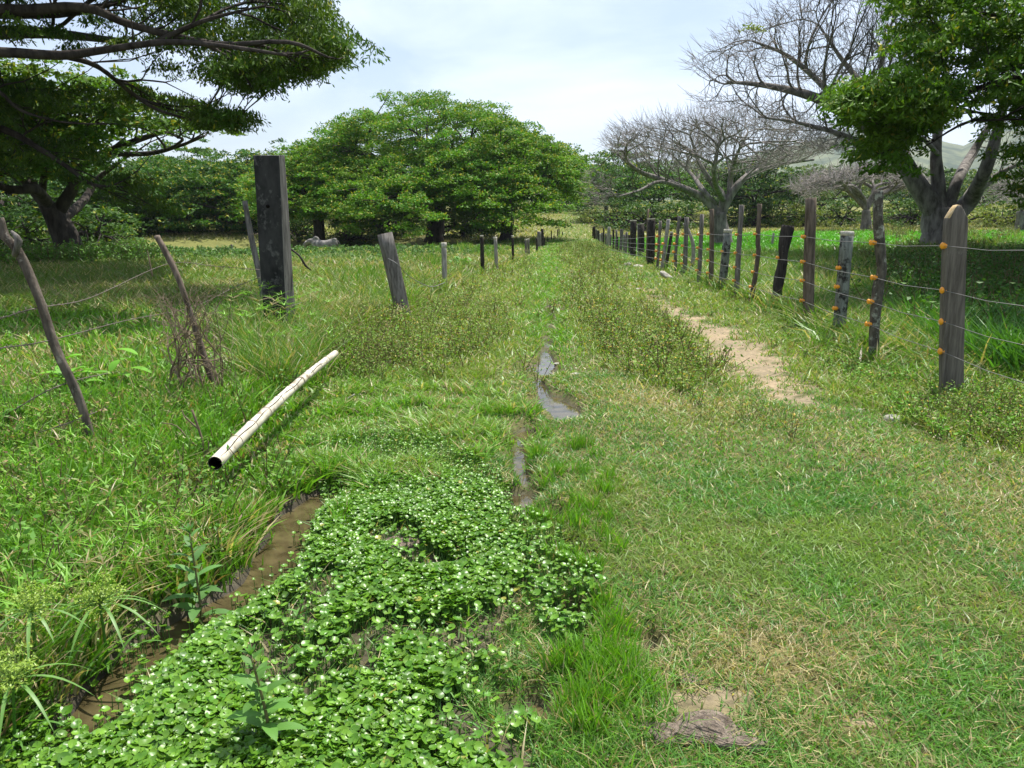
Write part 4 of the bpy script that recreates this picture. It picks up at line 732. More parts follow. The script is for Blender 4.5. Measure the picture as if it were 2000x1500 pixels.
stick('dry_branch', PP([(430, 960), (415, 935), (405, 900), (395, 860), (375, 800)], 4.75), .014, DRY, 'forked brown dead branch in front of the bamboo end', forks=[(PP([(428, 950), (445, 948), (470, 955)], 4.7), .008), (PP([(398, 880), (370, 860), (345, 832), (315, 826)], 4.8), .007), (PP([(388, 838), (362, 815), (355, 800)], 4.8), .007), (PP([(402, 890), (408, 872), (406, 860)], 4.7), .006)])
stick('dry_stick', PP([(-20, 1045), (50, 985), (98, 955), (130, 935), (132, 915)], 4.1), .008, DRY, 'long thin tan stick lying on the left bank', forks=[(PP([(130, 935), (138, 950)], 4.1), .005)])
stick('dry_stick', PP([(288, 490), (291, 505), (298, 540)][::-1], 9.5), .012, DRY, 'upright tan twig behind the upper barbed wire')
# dead shrub by the leaning stick
g = np.random.RandomState(51); c = G(385, 790); t = thing('dead_shrub', c, 'tangled leafless shrub of thin brown twigs at the leaning stick', 'shrub'); mm = M(); E = []
tg = np.vstack([cloud([(270, 545), (350, 560), (450, 540), (470, 590), (420, 650), (330, 660), (280, 620)], 130, c[1]-.6, c[1]+.5, g), cloud([(290, 640), (450, 640), (480, 760), (330, 770)], 150, c[1]-.5, c[1]+.5, g)])
for k in range(4): grow(c+[(k-1.5)*.12, 0, 0], np.array([(k-1.5)*.3, 0, 1]), tg[k::4], .0022, .42, E, g, .25, .45, .25, .5)
edges_mesh(mm, E, .001, 3, 5); mm.out('twigs', DRY, parent=t)
def rock(px, py, rx, rz, ry, label, mat=STONE, seed=0, rotz=0, tilt=0, name='stone', group='stones', sink=.3, cat='stone', bumpy=.22, sub=3):
    g = np.random.RandomState(seed); import bmesh
    bm = bmesh.new(); bmesh.ops.create_icosphere(bm, subdivisions=sub+1, radius=1); V = np.array([v.co[:] for v in bm.verts]); Fc = np.array([[v.index for v in f.verts] for f in bm.faces]); bm.free()
    for k in range(9):                 # flat facets, then bumps
        n_ = unit(g.normal(size=3)); h_ = .62+.25*g.rand(); s_ = V@n_; V = V-np.outer(np.clip(s_-h_, 0, None), n_)*.85
    nn = sum((np.sin(V@(g.normal(size=3)*f)+g.rand()*6))/f for f in (2, 3, 5, 8, 12, 21))*bumpy; V = V*(1+nn[:, None]*.5)
    c = G(px, py); s = c[1]/F; V = V*[rx*s, ry*s, rz*s]; a = radians(rotz); ti = radians(tilt)
    V = V@np.array([[cos(ti), 0, -sin(ti)], [0, 1, 0], [sin(ti), 0, cos(ti)]]); V = V@np.array([[cos(a), sin(a), 0], [-sin(a), cos(a), 0], [0, 0, 1]])
    return add(name, V+c+[0, 0, rz*s*(1-sink)*.6], [Fc], mat, loc=c, smooth=True, label=label, cat=cat, group=group)
rock(1303, 545, 17, 7, 11, 'pale boulder leaning by the grey sticks of the right fence', seed=1, tilt=28, sink=-.2)
rock(1225, 520, 9, 5, 7, 'grey stone at the foot of the tall black post', seed=2); rock(1242, 522, 8, 4, 7, 'pale stone left of the thickest dark post', seed=3); rock(1252, 522, 7, 3, 6, 'flat stone in the litter below the thickest dark post', seed=4)
rock(1211, 564, 6, 3, 5, 'small white stone left of the worn rut', seed=5); rock(1231, 560, 5, 2.5, 5, 'small white stone in the worn rut', seed=6); rock(1245, 566, 6, 2.5, 5, 'pinkish stone at the edge of the worn rut', seed=7)
rock(1745, 822, 19, 9, 15, 'chalky rough stone in the herbs left of the gabled post', seed=8); rock(1892, 803, 20, 7, 14, 'flat pale stone at the foot of the gabled post', seed=9); rock(1680, 803, 5, 4, 5, 'tiny pale stone left of the chalky stone', seed=10)
rock(1123, 733, 14, 4, 10, 'flat whitish stone beside the wet rut', seed=11); rock(1088, 712, 8, 3, 6, 'small pale stone at the end of the wet rut', seed=12); rock(741, 1077, 6, 4, 5, 'white pebble on the dark soil mound', seed=13)
rock(1290, 522, 8, 3, 6, 'grey slab behind the pale boulder', seed=14)
rock(1390, 1436, 112, 20, 66, 'big cracked lump of dried mud at the bottom of the picture', CLOD, 20, name='mud_clod', group='lumps of mud', sink=.2, cat='mud', bumpy=.5, sub=5)
rock(1295, 1436, 52, 20, 42, 'dark crumbly lump joined to the left of the big dried mud lump', CLOD, 21, name='mud_clod', group='lumps of mud', sink=.2, cat='mud', bumpy=.5, sub=5)
rock(770, 1072, 46, 16, 34, 'dark soil mound poking out of the water plants', CLOD, 22, name='mud_clod', group='lumps of mud', sink=.3, cat='mud', bumpy=.6, sub=4)
rock(820, 1122, 34, 14, 26, 'wet black soil mound below the first one', CLOD, 23, name='mud_clod', group='lumps of mud', sink=.3, cat='mud', bumpy=.6, sub=4)
rock(1345, 1330, 30, 8, 26, 'small grey mud hump above the big dried lump', CLOD, 24, name='mud_clod', group='lumps of mud', sink=.5, cat='mud', bumpy=.4)
rock(170, 1425, 52, 14, 40, 'wet grey mud hump beside the brown ditch', CLOD, 25, name='mud_clod', group='lumps of mud', sink=.4, cat='mud', bumpy=.5, sub=4)

# ------------------------------------------------------------------ cow
g = np.random.RandomState(61); cd = 47; cx = (638-1000)/F*cd; cz = P(638, 466, cd)[2]-1.2; cb = np.array([cx, cd, cz])
mm = M()
def cw(pts, rad, m=10): path_tube(mm, [cb+np.array(p) for p in pts], rad, m, sub=3)
cw([(.8, 0, .96), (.74, 0, .95), (.52, 0, .93), (.12, 0, .8), (-.28, 0, .83), (-.62, 0, .9), (-.74, 0, .88)], [.1, .2, .27, .31, .3, .24, .12], 14)
cw([(-.6, 0, 1.0), (-.8, 0, 1.05), (-1.0, 0, .95)], [.2, .15, .11]); cw([(-.95, 0, 1.02), (-1.1, 0, .86), (-1.22, 0, .68)], [.12, .105, .07]); cw([(-.62, 0, 1.05), (-.46, 0, 1.26), (-.26, 0, 1.08)], [.1, .1, .09]); cw([(.5, .12, 1.12), (.62, .13, 1.19), (.74, .1, 1.1)], [.06, .06, .05]); cw([(.5, -.12, 1.12), (.62, -.13, 1.19), (.74, -.1, 1.1)], [.06, .06, .05])
for lx, ly in ((.6, .14), (.55, -.14)): cw([(lx, ly, .85), (lx+.03, ly, .55), (lx+.12, ly, .42), (lx+.08, ly, .1), (lx+.06, ly, 0)], [.17, .1, .06, .045, .055])
for lx, ly in ((-.5, .13), (-.55, -.13)): cw([(lx, ly, .8), (lx, ly, .5), (lx-.02, ly, .38), (lx, ly, .1), (lx-.01, ly, 0)], [.13, .08, .055, .045, .055])
for s_ in (-1, 1): cw([(-1.0, .09*s_, 1.03), (-1.02, .2*s_, 1.0), (-1.03, .28*s_, .93)], [.03, .05, .015], 6)
cw([(.8, 0, 1.08), (.92, 0, .9), (.93, 0, .6), (.92, 0, .4)], [.04, .025, .02, .04], 6)
cow = mm.out('cow', woodmat('grey_hide', (.13, .12, .11), (.27, .25, .23), (.34, .32, .3), .6, (3, 3, 3), .85, .2, .01, 2), loc=cb, smooth=True, label='light grey cow grazing in front of the trees, head lowered left', cat='cow')
rm = cow.modifiers.new('skin', 'REMESH'); rm.mode = 'VOXEL'; rm.voxel_size = .035; rm.use_smooth_shade = True

# ------------------------------------------------------------------ grasses
def blades(mm, x, y, h, wd, lean, col, tipc=None, g=rng, z=None, yaw=None, curl=1.0, seg=2):
    n = len(x); z = T(x, y)-.01 if z is None else z; yaw = g.rand(n)*2*pi if yaw is None else yaw
    a = g.rand(n)*2*pi; lx, ly = np.cos(a)*lean, np.sin(a)*lean; sxx, syy = np.cos(yaw)*wd/2, np.sin(yaw)*wd/2; V = []; ts = [0, .5, 1] if seg == 2 else [0, .35, .7, 1]
    for t in ts:
        hh = h*(t-.22*curl*(lean/(h+1e-6)).clip(0, 1.5)*t*t*1.2); off = t**1.7; k = (1, .85, .0)[[0, .5, 1].index(t)] if seg == 2 else (.8, 1, .7, 0)[ts.index(t)]
        cx_, cy_, cz_ = x+lx*off, y+ly*off, z+hh
        if t == 1: V.append(np.stack([cx_, cy_, cz_], 1))
        else: V.append(np.stack([cx_-sxx*k, cy_-syy*k, cz_], 1)); V.append(np.stack([cx_+sxx*k, cy_+syy*k, cz_], 1))
    m = len(V); V = np.stack(V, 1).reshape(-1, 3); b = (np.arange(n)*m)[:, None]
    if seg == 2: Q = b+np.array([[0, 1, 3, 2]]); T3 = b+np.array([[2, 3, 4]])
    else: Q = np.concatenate([b+np.array([[0, 1, 3, 2]]), b+np.array([[2, 3, 5, 4]])]); T3 = b+np.array([[4, 5, 6]])
    c = np.repeat(np.clip(col, 0, 1), m, axis=0); mm.put(V, Q, T3, c)
def sector(n, r0, r1, half, g): 
    r = np.sqrt(r0**2+(r1**2-r0**2)*g.rand(n)); a = radians(half)*(2*g.rand(n)-1); return r*np.sin(a), r*np.cos(a)
CG = np.array([.17, .33, .04]); CB = np.array([.095, .26, .045]); CY = np.array([.27, .33, .07]); CS = np.array([.5, .42, .21]); CR = np.array([.2, .13, .06]); CV = np.array([.13, .31, .015])
lawn, tall, field = M(), M(), M(); g = np.random.RandomState(71)
for (r0, r1, n) in [(1.5, 3, 95000), (3, 5, 130000), (5, 8, 125000), (8, 13, 110000), (13, 21, 95000), (21, 34, 85000), (34, 60, 80000), (60, 125, 75000)]:
    x, y = sector(n, r0, r1, 37 if r0 > 2 else 44, g); z = zones(x, y); r = np.hypot(x, y); k = len(x)
    st = strawness(x, y, z); sc_ = np.maximum(1, r/3.2)**.72
    h = .035+.035*g.rand(k)**1.5; wd = .0052*sc_*(.6+.9*g.rand(k)); ln = h*(.5+1.0*g.rand(k)); dens = np.ones(k)
    u = g.rand(k, 1); col = CG*(1-u)+CB*u; cl_ = ss(.42, .62, fbm(x, y, .28, 131))[:, None]; col = col*(1-.45*cl_)+CB*.75*.45*cl_; pt = fbm(x, y, .9, 91)[:, None]; col = col*(1-ss(.45, .7, pt)*.5)+CY*ss(.45, .7, pt)*.5
    # path edges grow longer with distance
    far = ss(9, 25, r); h = h*(1+1.6*far); 
    m_ = z['medl']; mh_ = fbm(x, y, .4, 145)[m_]; h[m_] = .04+.13*g.rand(m_.sum())*ss(.3, .65, mh_); wd[m_] *= 1.1+1.1*g.rand(m_.sum())**2; mc_ = ss(.4, .6, fbm(x, y, .5, 147)[m_])[:, None]; col[m_] = (CV*.6+CG*.4)*mc_+(CG*.8+CY*.2)*(1-mc_); st[m_] *= .6
    m_ = z['hym']; wd[m_] *= 1.2
    m_ = z['herb']; h[m_] = .06+.1*g.rand(m_.sum()); col[m_] = np.array([.19, .3, .04]); st[m_] = .25
    m_ = z['lush']; h[m_] = .06+.09*g.rand(m_.sum()); col[m_] = CV*.55+CG*.45; st[m_] = .1
    rr = (z['right'] & (r > 7)); m_ = rr; h[m_] = (.25+.3*g.rand(m_.sum()))*ss(5, 12, r[m_]); wd[m_] *= 1.6; col[m_] = np.array([.13, .25, .03]); st[m_] = .25*ss(40, 16, r[m_])
    br = rr & (z['py'] < 499+12*(fbm(x, y, 5, 95)-.5)); m_ = br; h[m_] = .28; col[m_] = np.array([.1, .34, .004]); st[m_] = .01
    lf_ = z['left']; m_ = lf_; h[m_] = (.2+.22*g.rand(m_.sum()))*(1-.45*ss(26, 40, r[m_])); wd[m_] *= 1.5; col[m_] = np.array([.15, .25, .035]); st[m_] = .18+.35*ss(.5, .65, fbm(x, y, 4, 93)[m_])
    mead = (y > 60); m_ = mead; h[m_] = .25; col[m_] = np.array([.2, .24, .05]); st[m_] = .4+.3*(fbm(x, y, 9, 94)[m_]-.5)
    trk = (y > 42) & (np.abs(x-.076*y-.02*(y-60)*0) < 1.5); m_ = trk & (y > 60); col[m_] = np.array([.15, .26, .035]); st[m_] = .1
    tl = z['tall']; m_ = tl; h[m_] = .08+.2*g.rand(m_.sum())**1.3*ss(0, .5, z['ditch'][m_]+.18); wd[m_] *= 1.75; u2 = g.rand(m_.sum(), 1); col[m_] = CV*(.5+.3*u2)+CG*.5*u2; st[m_] = .1+.35*ss(.5, .68, fbm(x, y, .8, 97)[m_])*ss(700, 480, z['px'][m_])
    pd_ = dpoly(x, y, [POLE[0], POLE[1]]); h = h*np.where(tl, .3+.7*ss(.1, .45, pd_), 1)
    tz0 = T(x, y); nz_ = (tz0 < .012) & (r < 14) & ~z['hy']; h[nz_ & ~tl] *= .5
    isS = g.rand(k) < st*.85; col[isS] = CS*(.55+.6*g.rand(isS.sum(), 1)); isR = g.rand(k) < .02; col[isR] = CR
    col = col*(.72+.56*g.rand(k, 1))
    tz = T(x, y); dens[tz < -.012] = .07; dens[z['hy']] = .1; h[z['hy']] = .04+.09*g.rand(z['hy'].sum()); dens[z['hy'] & z['hym']] = .4; dens[z['dirt']] = np.where(fbm(x, y, .3, 51)[z['dirt']] > .66, .35, .02); dens[z['ditch'] < .12] = .02; dens[(blob(z['px'], z['py'], 1370, 1432, 130, 50) > .5) | (blob(z['px'], z['py'], 770, 1072, 60, 30) > .5)] *= .12; dens[blob(z['px'], z['py'], 1700, 1420, 90, 40) > .55] *= .35; dens[blob(z['px'], z['py'], 1500, 1350, 170, 60) > .5] *= .6
    dens[tl] *= .62; dens[m_ & False] = 0
    thin = (~tl & ~z['medl'] & ~z['right'] & ~z['left']); dens[thin] *= .55+.6*fbm(x, y, .22, 99)[thin]
    ln = np.where(tl, h*(.15+1.0*g.rand(k)), h*(.4+1.2*g.rand(k)))
    kp = g.rand(k) < dens
    for mask, tgt, sg in ((kp & ~tl & ~rr & ~lf_ & ~mead, lawn, 2), (kp & tl, tall, 3), (kp & (rr | lf_ | mead) & ~tl, field, 2)):
        if mask.any(): blades(tgt, x[mask], y[mask], h[mask], wd[mask], ln[mask], col[mask], g=g, seg=sg)
# clumps of longer tufts
def tufts(mm, spots, n, h, wd, rad, col, g, lean=.5, straw=.1):
    for (cx_, cy_) in spots:
        if float(T(cx_, cy_)) < -.004 or float(dpoly(np.array(cx_), np.array(cy_), POLE)) < .3: continue
        k = int(n*(.7+.6*g.rand())); a = g.rand(k)*2*pi; q = rad*np.sqrt(g.rand(k)); x = cx_+np.cos(a)*q; y = cy_+np.sin(a)*q; hh = h*(.5+.6*g.rand(k)); c = np.array(col)*(.7+.6*g.rand(k, 1)); s = g.rand(k) < straw; c[s] = CS*.8
        blades(mm, x, y, hh, np.full(k, wd), hh*lean*(.3+g.rand(k)), c, g=g, seg=3)
g = np.random.RandomState(72)
sp_ = [G0(*q)for q in rpoly([(930, 790), (1010, 800), (1100, 860), (1180, 900), (1230, 1150), (1260, 1420), (1100, 1480), (1080, 1330), (1100, 1150), (1020, 1000), (1000, 900)], 70, g)]; tufts(lawn, sp_, 60, .13, .006, .05, CV*.8+CG*.2, g, .5)
sp_ = [G0(*q) for q in rpoly([(600, 900), (700, 950), (690, 1060), (600, 1080)], 10, g)]; tufts(lawn, sp_, 60, .16, .006, .04, CV, g, .5)
sp_ = [G0(*q) for q in rpoly([(1150, 1250), (1300, 1400), (1260, 1550), (1080, 1550), (1070, 1400)], 26, g)]; tufts(lawn, sp_, 45, .11, .005, .09, CG*.6+CB*.4, g, .8, .15)
sp_ = [G0(*q) for q in rpoly([(430, 640), (620, 640), (660, 720), (600, 800), (470, 800)], 60, g)]; tufts(tall, sp_, 75, .5, .01, .14, np.array([.12, .24, .025]), g, .8, .25)
sp_ = [G0(*q) for q in rpoly([(0, 850), (500, 800), (540, 1000), (380, 1120), (0, 1250)], 130, g)]; tufts(tall, sp_, 60, .27, .007, .12, CV*.75+CB*.25, g, .6, .05)
sp_ = [G0(*q) for q in rpoly([(0, 700), (450, 680), (500, 820), (0, 880)], 70, g)]; tufts(tall, sp_, 50, .22, .008, .14, np.array([.14, .27, .03]), g, .7, .2)
sp_ = [G0(*q) for q in rpoly([(730, 560), (800, 560), (830, 640), (740, 640)], 14, g)]; tufts(field, sp_, 50, .4, .012, .15, CV, g, .5)
sp_ = [G0(*q) for q in rpoly([(700, 600), (1010, 500), (1040, 470), (900, 470), (640, 560)], 60, g)]; tufts(field, sp_, 40, .45, .02, .3, CV*.8, g, .5, .15)
def stars(mm, pts, g, hh=.17, ll=.1, wd=.007):
    for (cx_, cy_) in pts:
        if float(dpoly(np.array(cx_), np.array(cy_), POLE)) < .3: continue
        k = g.randint(5, 9); h0 = hh*(.5+.8*g.rand()); z0 = float(T(cx_, cy_)); c = (CV*.5+CG*.6)*(.8+.5*g.rand()) if g.rand() > .15 else CS*.7
        o_ = np.ones(k); blades(mm, cx_*o_, cy_*o_, .05*g.rand(k)+.02, wd*o_, ll*(.6+.7*g.rand(k)), np.tile(c, (k, 1)), g=g, seg=3, z=(z0+h0)*o_, curl=.4)
        blades(mm, np.array([cx_]), np.array([cy_]), np.array([h0+.03]), np.array([.004]), np.array([.0]), np.array([c*.8]), g=g, seg=3)
stars(tall, [G0(*q) for q in rpoly([(0, 700), (620, 640), (640, 760), (540, 900), (540, 1000), (420, 1110), (200, 1260), (0, 1400)], 620, g)], g)
stars(tall, [G0(*q) for q in rpoly([(420, 590), (640, 600), (660, 740), (450, 760)], 160, g)], g, .5, .16, .01)
# coarse dark grass behind the right fence
sp_ = [G0(*q) for q in rpoly([(1730, 520), (2200, 500), (2200, 820), (1900, 740), (1740, 640), (1700, 590)], 260, g)]; tufts(field, sp_, 34, .62, .026, .22, np.array([.075, .2, .025]), g, .75, .04)
sp_ = [G0(*q) for q in rpoly([(1560, 500), (1900, 470), (2100, 470), (2000, 540), (1600, 600)], 120, g)]; tufts(field, sp_, 34, .6, .02, .3, np.array([.15, .22, .035]), g, .5, .35)
lawn.out('grass', MG, kind='stuff', label='short trampled green and straw grass of the track', cat='grass')
tall.out('grass', MG, kind='stuff', label='tall lush grass on the left bank of the ditch', cat='grass')
field.out('grass', MG, kind='stuff', label='longer grass of the fields behind both fences', cat='grass')

# ------------------------------------------------------------------ herbs (brownish green small weeds)
def herbs(mm, spots, h, nst, nl, ls, g, cols, fl=.04, spread=.6):
    for (cx_, cy_) in spots:
        fx_, fy_ = proj(cx_, cy_)
        if inpoly(np.array(float(fx_)), np.array(float(fy_)), DIRT) and g.rand() < .93: continue
        cx_ += g.normal()*.1; cy_ += g.normal()*.05*cy_
        z0 = float(T(cx_, cy_)); k = max(2, int(nst*(.6+.8*g.rand()))); hh = h*(.6+.7*g.rand())
        p0 = np.tile([cx_, cy_, z0], (k, 1))+g.normal(size=(k, 3))*[.04, .04, 0]; p1 = p0+np.column_stack([g.normal(size=(k, 2))*hh*spread*.6, hh*(.6+.5*g.rand(k))]); dd = unit(p1-p0)
        V, Q = tubes(p0, p1, np.tile([0, 0, 1.], (k, 1)), dd, np.full(k, .004*ls/.03), np.full(k, .002*ls/.03), 1, 3); mm.put(V, Q, None, np.array([.16, .12, .06]))
        t = g.rand(k*nl)**.7; a = np.repeat(p0, nl, axis=0); b = np.repeat(p1, nl, axis=0); c = a+(b-a)*t[:, None]+g.normal(size=(k*nl, 3))*hh*.09
        cc = cols[g.randint(len(cols), size=k*nl)]*(.7+.6*g.rand(k*nl, 1)); f = g.rand(k*nl) < fl; cc[f] = (.55, .38, .06)
        leaves(mm, c, .01, 1, ls, ls*.5, cc, 1, .6, 0, .1, g=g)
g = np.random.RandomState(73); mh = M(); HC = np.array([(.17, .3, .035), (.13, .25, .03), (.22, .3, .05), (.26, .22, .09), (.14, .26, .03)])
def psp(poly, n): 
    """points spread evenly over the ground inside the outline"""
    w_ = np.array([G0(*q) for q in poly]); q = rpoly(w_, int(n*1.5), g)+g.normal(size=(int(n*1.5), 2))*[.22, .6]; return q[fbm(q[:, 0], q[:, 1], 1.1, 111)+.25*g.rand(len(q)) > .5]
herbs(mh, psp(HERB[0], 240), .3, 5, 12, .04, g, HC*1.15); herbs(mh, psp(HERB[1], 270), .3, 5, 12, .045, g, HC)
herbs(mh, [G0(*q) for q in rpoly([(1110, 600), (1250, 600), (1400, 710), (1400, 765), (1290, 755), (1160, 690)], 190, g)], .2, 6, 15, .028, g, HC, .06)
herbs(mh, [G0(*q) for q in rpoly([(830, 600), (1000, 600), (960, 730), (850, 735), (700, 725), (680, 660)], 200, g)], .24, 6, 15, .028, g, HC, .03)
herbs(mh, [G0(*q) for q in rpoly(HERB[2], 380, g)], .12, 6, 15, .03, g, HC*[.9, 1.15, .9], .02)
herbs(mh, [G0(*q) for q in rpoly([(1780, 800), (1980, 790), (2080, 840), (2000, 880), (1820, 850)], 60, g)], .2, 7, 14, .024, g, HC*.9, .03)
herbs(mh, [G0(*q) for q in rpoly([(1420, 820), (1560, 830), (1540, 870), (1440, 860)], 12, g)], .16, 5, 10, .018, g, HC, .12)
herbs(mh, [G0(*q) for q in rpoly([(-60, 880), (330, 860), (330, 1030), (200, 1080), (-60, 1120)], 110, g)], .22, 6, 16, .026, g, np.vstack([HC*1.1, [(.26, .17, .09)]]), .0)
herbs(mh, [G0(*q) for q in rpoly([(-60, 640), (620, 600), (600, 860), (500, 1060), (300, 1180), (-60, 1330)], 170, g)], .24, 5, 12, .036, g, np.array([(.1, .25, .03), (.13, .28, .04), (.16, .26, .05)]), .0)
herbs(mh, [G0(*q) for q in rpoly([(640, 640), (760, 640), (800, 720), (700, 760), (620, 760)], 90, g)], .3, 6, 12, .026, g, HC, .0)
mh.out('weeds', MHB, kind='stuff', label='brownish green weeds with tiny yellow flowers along the track edges', cat='weeds')
# leafy weeds in the fields
mf = M(); herbs(mf, [tuple(q) for q in psp([(300, 489), (1000, 489), (980, 500), (700, 540), (300, 505)], 620)], .22, 5, 14, .1, g, np.array([(.1, .22, .05), (.13, .25, .06), (.08, .18, .04)]), 0)
herbs(mf, [tuple(q) for q in psp([(0, 505), (270, 500), (280, 525), (0, 540)], 160)], .55, 5, 14, .12, g, np.array([(.09, .2, .03), (.12, .24, .04)]), 0)
herbs(mf, [tuple(q) for q in psp([(1600, 470), (2100, 460), (2200, 520), (1650, 540)], 300)], .5, 5, 10, .09, g, np.array([(.13, .19, .04), (.2, .2, .07)]), .02)
herbs(mf, [tuple(q) for q in psp([(1740, 530), (2250, 520), (2250, 760), (1900, 720), (1760, 640)], 420)], .6, 6, 15, .085, g, np.array([(.05, .13, .02), (.08, .18, .025)]), 0)
mf.out('weeds', MHB, kind='stuff', label='coarse leafy weeds standing in the fields behind the fences', cat='weeds')

# ------------------------------------------------------------------ round leaved water plants
g = np.random.RandomState(74); mw = M()
wp = np.array([G0(*q) for q in HY]); hp_ = rpoly(wp, 52000, g); hp_ = hp_+g.normal(size=hp_.shape)*[.06, .1]; hp_ = hp_[(hp_[:, 1] > 1.5)]
z = zones(hp_[:, 0], hp_[:, 1]); px, py = proj(hp_[:, 0], hp_[:, 1]); dn = .85*ss(.08, .2, z['ditch'])+.08; gap = (blob(px, py, 770, 1072, 62, 34)+blob(px, py, 825, 1125, 52, 28)+blob(px, py, 1030, 1385, 50, 34)+blob(px, py, 880, 1128, 30, 14)) > .5
dn = dn*np.where(gap, .06, 1)*(.04+1.4*ss(.34, .5, fbm(hp_[:, 0], hp_[:, 1], .35, 101)+.1*vn(hp_[:, 0], hp_[:, 1], .07, 105)-.05))*(1-.8*ss(950, 1080, px+60*(vn(hp_[:, 0], hp_[:, 1], .2, 107)-.5))); kp = (g.rand(len(hp_)) < dn) & ((px > 120) | (py > 1430)); hp_ = hp_[kp]
ex_ = np.array([G0(*q) for q in rpoly([(600, 880), (820, 850), (1000, 960), (1000, 1010), (640, 1010)], 2600, g)]); ex2 = np.array([G0(*q) for q in rpoly([(1000, 1000), (1160, 1100), (1180, 1180), (1120, 1290), (1060, 1260)], 700, g)]); ex3 = np.array([G0(*q) for q in rpoly([(0, 1380), (140, 1400), (220, 1500), (0, 1560)], 420, g)]); ex4 = np.array([G0(*q) for q in rpoly([(120, 1290), (330, 1170), (340, 1240), (180, 1340)], 90, g)])
hp_ = np.vstack([hp_, ex_, ex2, ex3, ex4]); n = len(hp_); d_ = hp_[:, 1]
zl = T(hp_[:, 0], hp_[:, 1]).clip(-.034)+.012+.045*g.rand(n)**.7+.035*fbm(hp_[:, 0], hp_[:, 1], .25, 103)
R_ = (.0065+.0115*g.rand(n)**1.3)*(1.12-.2*ss(2.3, 4.5, d_)); R_[-len(ex4)-len(ex3)-len(ex2)-len(ex_):-len(ex4)-len(ex3)-len(ex2)] *= .8
a = g.rand(n)*2*pi; til = .18+.5*g.rand(n); nn = unit(np.column_stack([np.cos(a)*til, np.sin(a)*til, np.ones(n)])); f_ = g.rand(n)*2*pi; u = unit(np.cross(nn, np.column_stack([np.cos(f_), np.sin(f_), np.zeros(n)]))); v = np.cross(nn, u)
m = 9; th = np.linspace(.28, 2*pi-.28, m); rimr = np.array([.82, 1, 1.02, 1.0, .98, 1.0, 1.02, 1, .82]); c0 = np.column_stack([hp_, zl]); cup = .3
rim = c0[:, None]+R_[:, None, None]*(rimr[None, :, None]*(u[:, None]*np.cos(th)[None, :, None]+v[:, None]*np.sin(th)[None, :, None]*.92)+nn[:, None]*cup*(.8+.35*np.sin(3*th)[None, :, None]))
mid = c0[:, None]+R_[:, None, None]*(.55*rimr[None, :, None]*(u[:, None]*np.cos(th)[None, :, None]+v[:, None]*np.sin(th)[None, :, None]*.92)+nn[:, None]*cup*.25)
V = np.concatenate([c0[:, None], mid, rim], 1).reshape(-1, 3); bb = (np.arange(n)*(2*m+1))[:, None]
T3 = np.concatenate([bb+np.array([[0, 1+j, 2+j]]) for j in range(m-1)]); Q = np.concatenate([bb+np.array([[1+j, 1+m+j, 2+m+j, 2+j]]) for j in range(m-1)])
uu = g.rand(n, 1); c = np.array([.075, .2, .016])*(1-uu)+np.array([.15, .29, .024])*uu; c = c*(.7+.6*g.rand(n, 1)); old = g.rand(n) < .008; c[old] = (.3, .3, .05)
mw.put(V, Q, T3, np.repeat(c, 2*m+1, axis=0))
q0 = c0.copy(); q0[:, 2] = T(hp_[:, 0], hp_[:, 1])-.01; q0[:, :2] += g.normal(size=(n, 2))*.012; dd = unit(c0-q0); V, Q = tubes(q0, c0, dd, dd, np.full(n, .0025), np.full(n, .0016), 1, 3); mw.put(V, Q, None, np.array([.12, .26, .05]))
mw.out('water_plants', MHY, kind='stuff', label='carpet of glossy round leaved water plants in the foreground', cat='water plants', smooth=True)
# straw litter lying on the lawn
g = np.random.RandomState(75); ms = M(); q = np.array([G0(*v) for v in np.vstack([rpoly([(1100, 780), (2000, 850), (2000, 1500), (1250, 1500), (1150, 1100)], 700, g), rpoly([(1250, 1180), (1700, 1180), (1700, 1380), (1300, 1380)], 260, g)])]); n = len(q)
a = g.rand(n)*2*pi; ll = .012+.05*g.rand(n)**2; p0 = np.column_stack([q, T(q[:, 0], q[:, 1])+.02+.03*g.rand(n)]); p1 = p0+np.column_stack([np.cos(a)*ll, np.sin(a)*ll, g.normal(size=n)*.012]); dd = unit(p1-p0+g.normal(size=(n, 3))*.02); V, Q = tubes(p0, p1, unit(dd+g.normal(size=(n, 3))*.3), dd, np.full(n, .0016), np.full(n, .001), 2, 3); ms.put(V, Q, None, np.repeat(CS*(.7+.6*g.rand(n, 1)), len(V)//n, axis=0))
ms.out('straw_litter', MG, kind='stuff', label='dry straw stems scattered over the short grass', cat='straw')

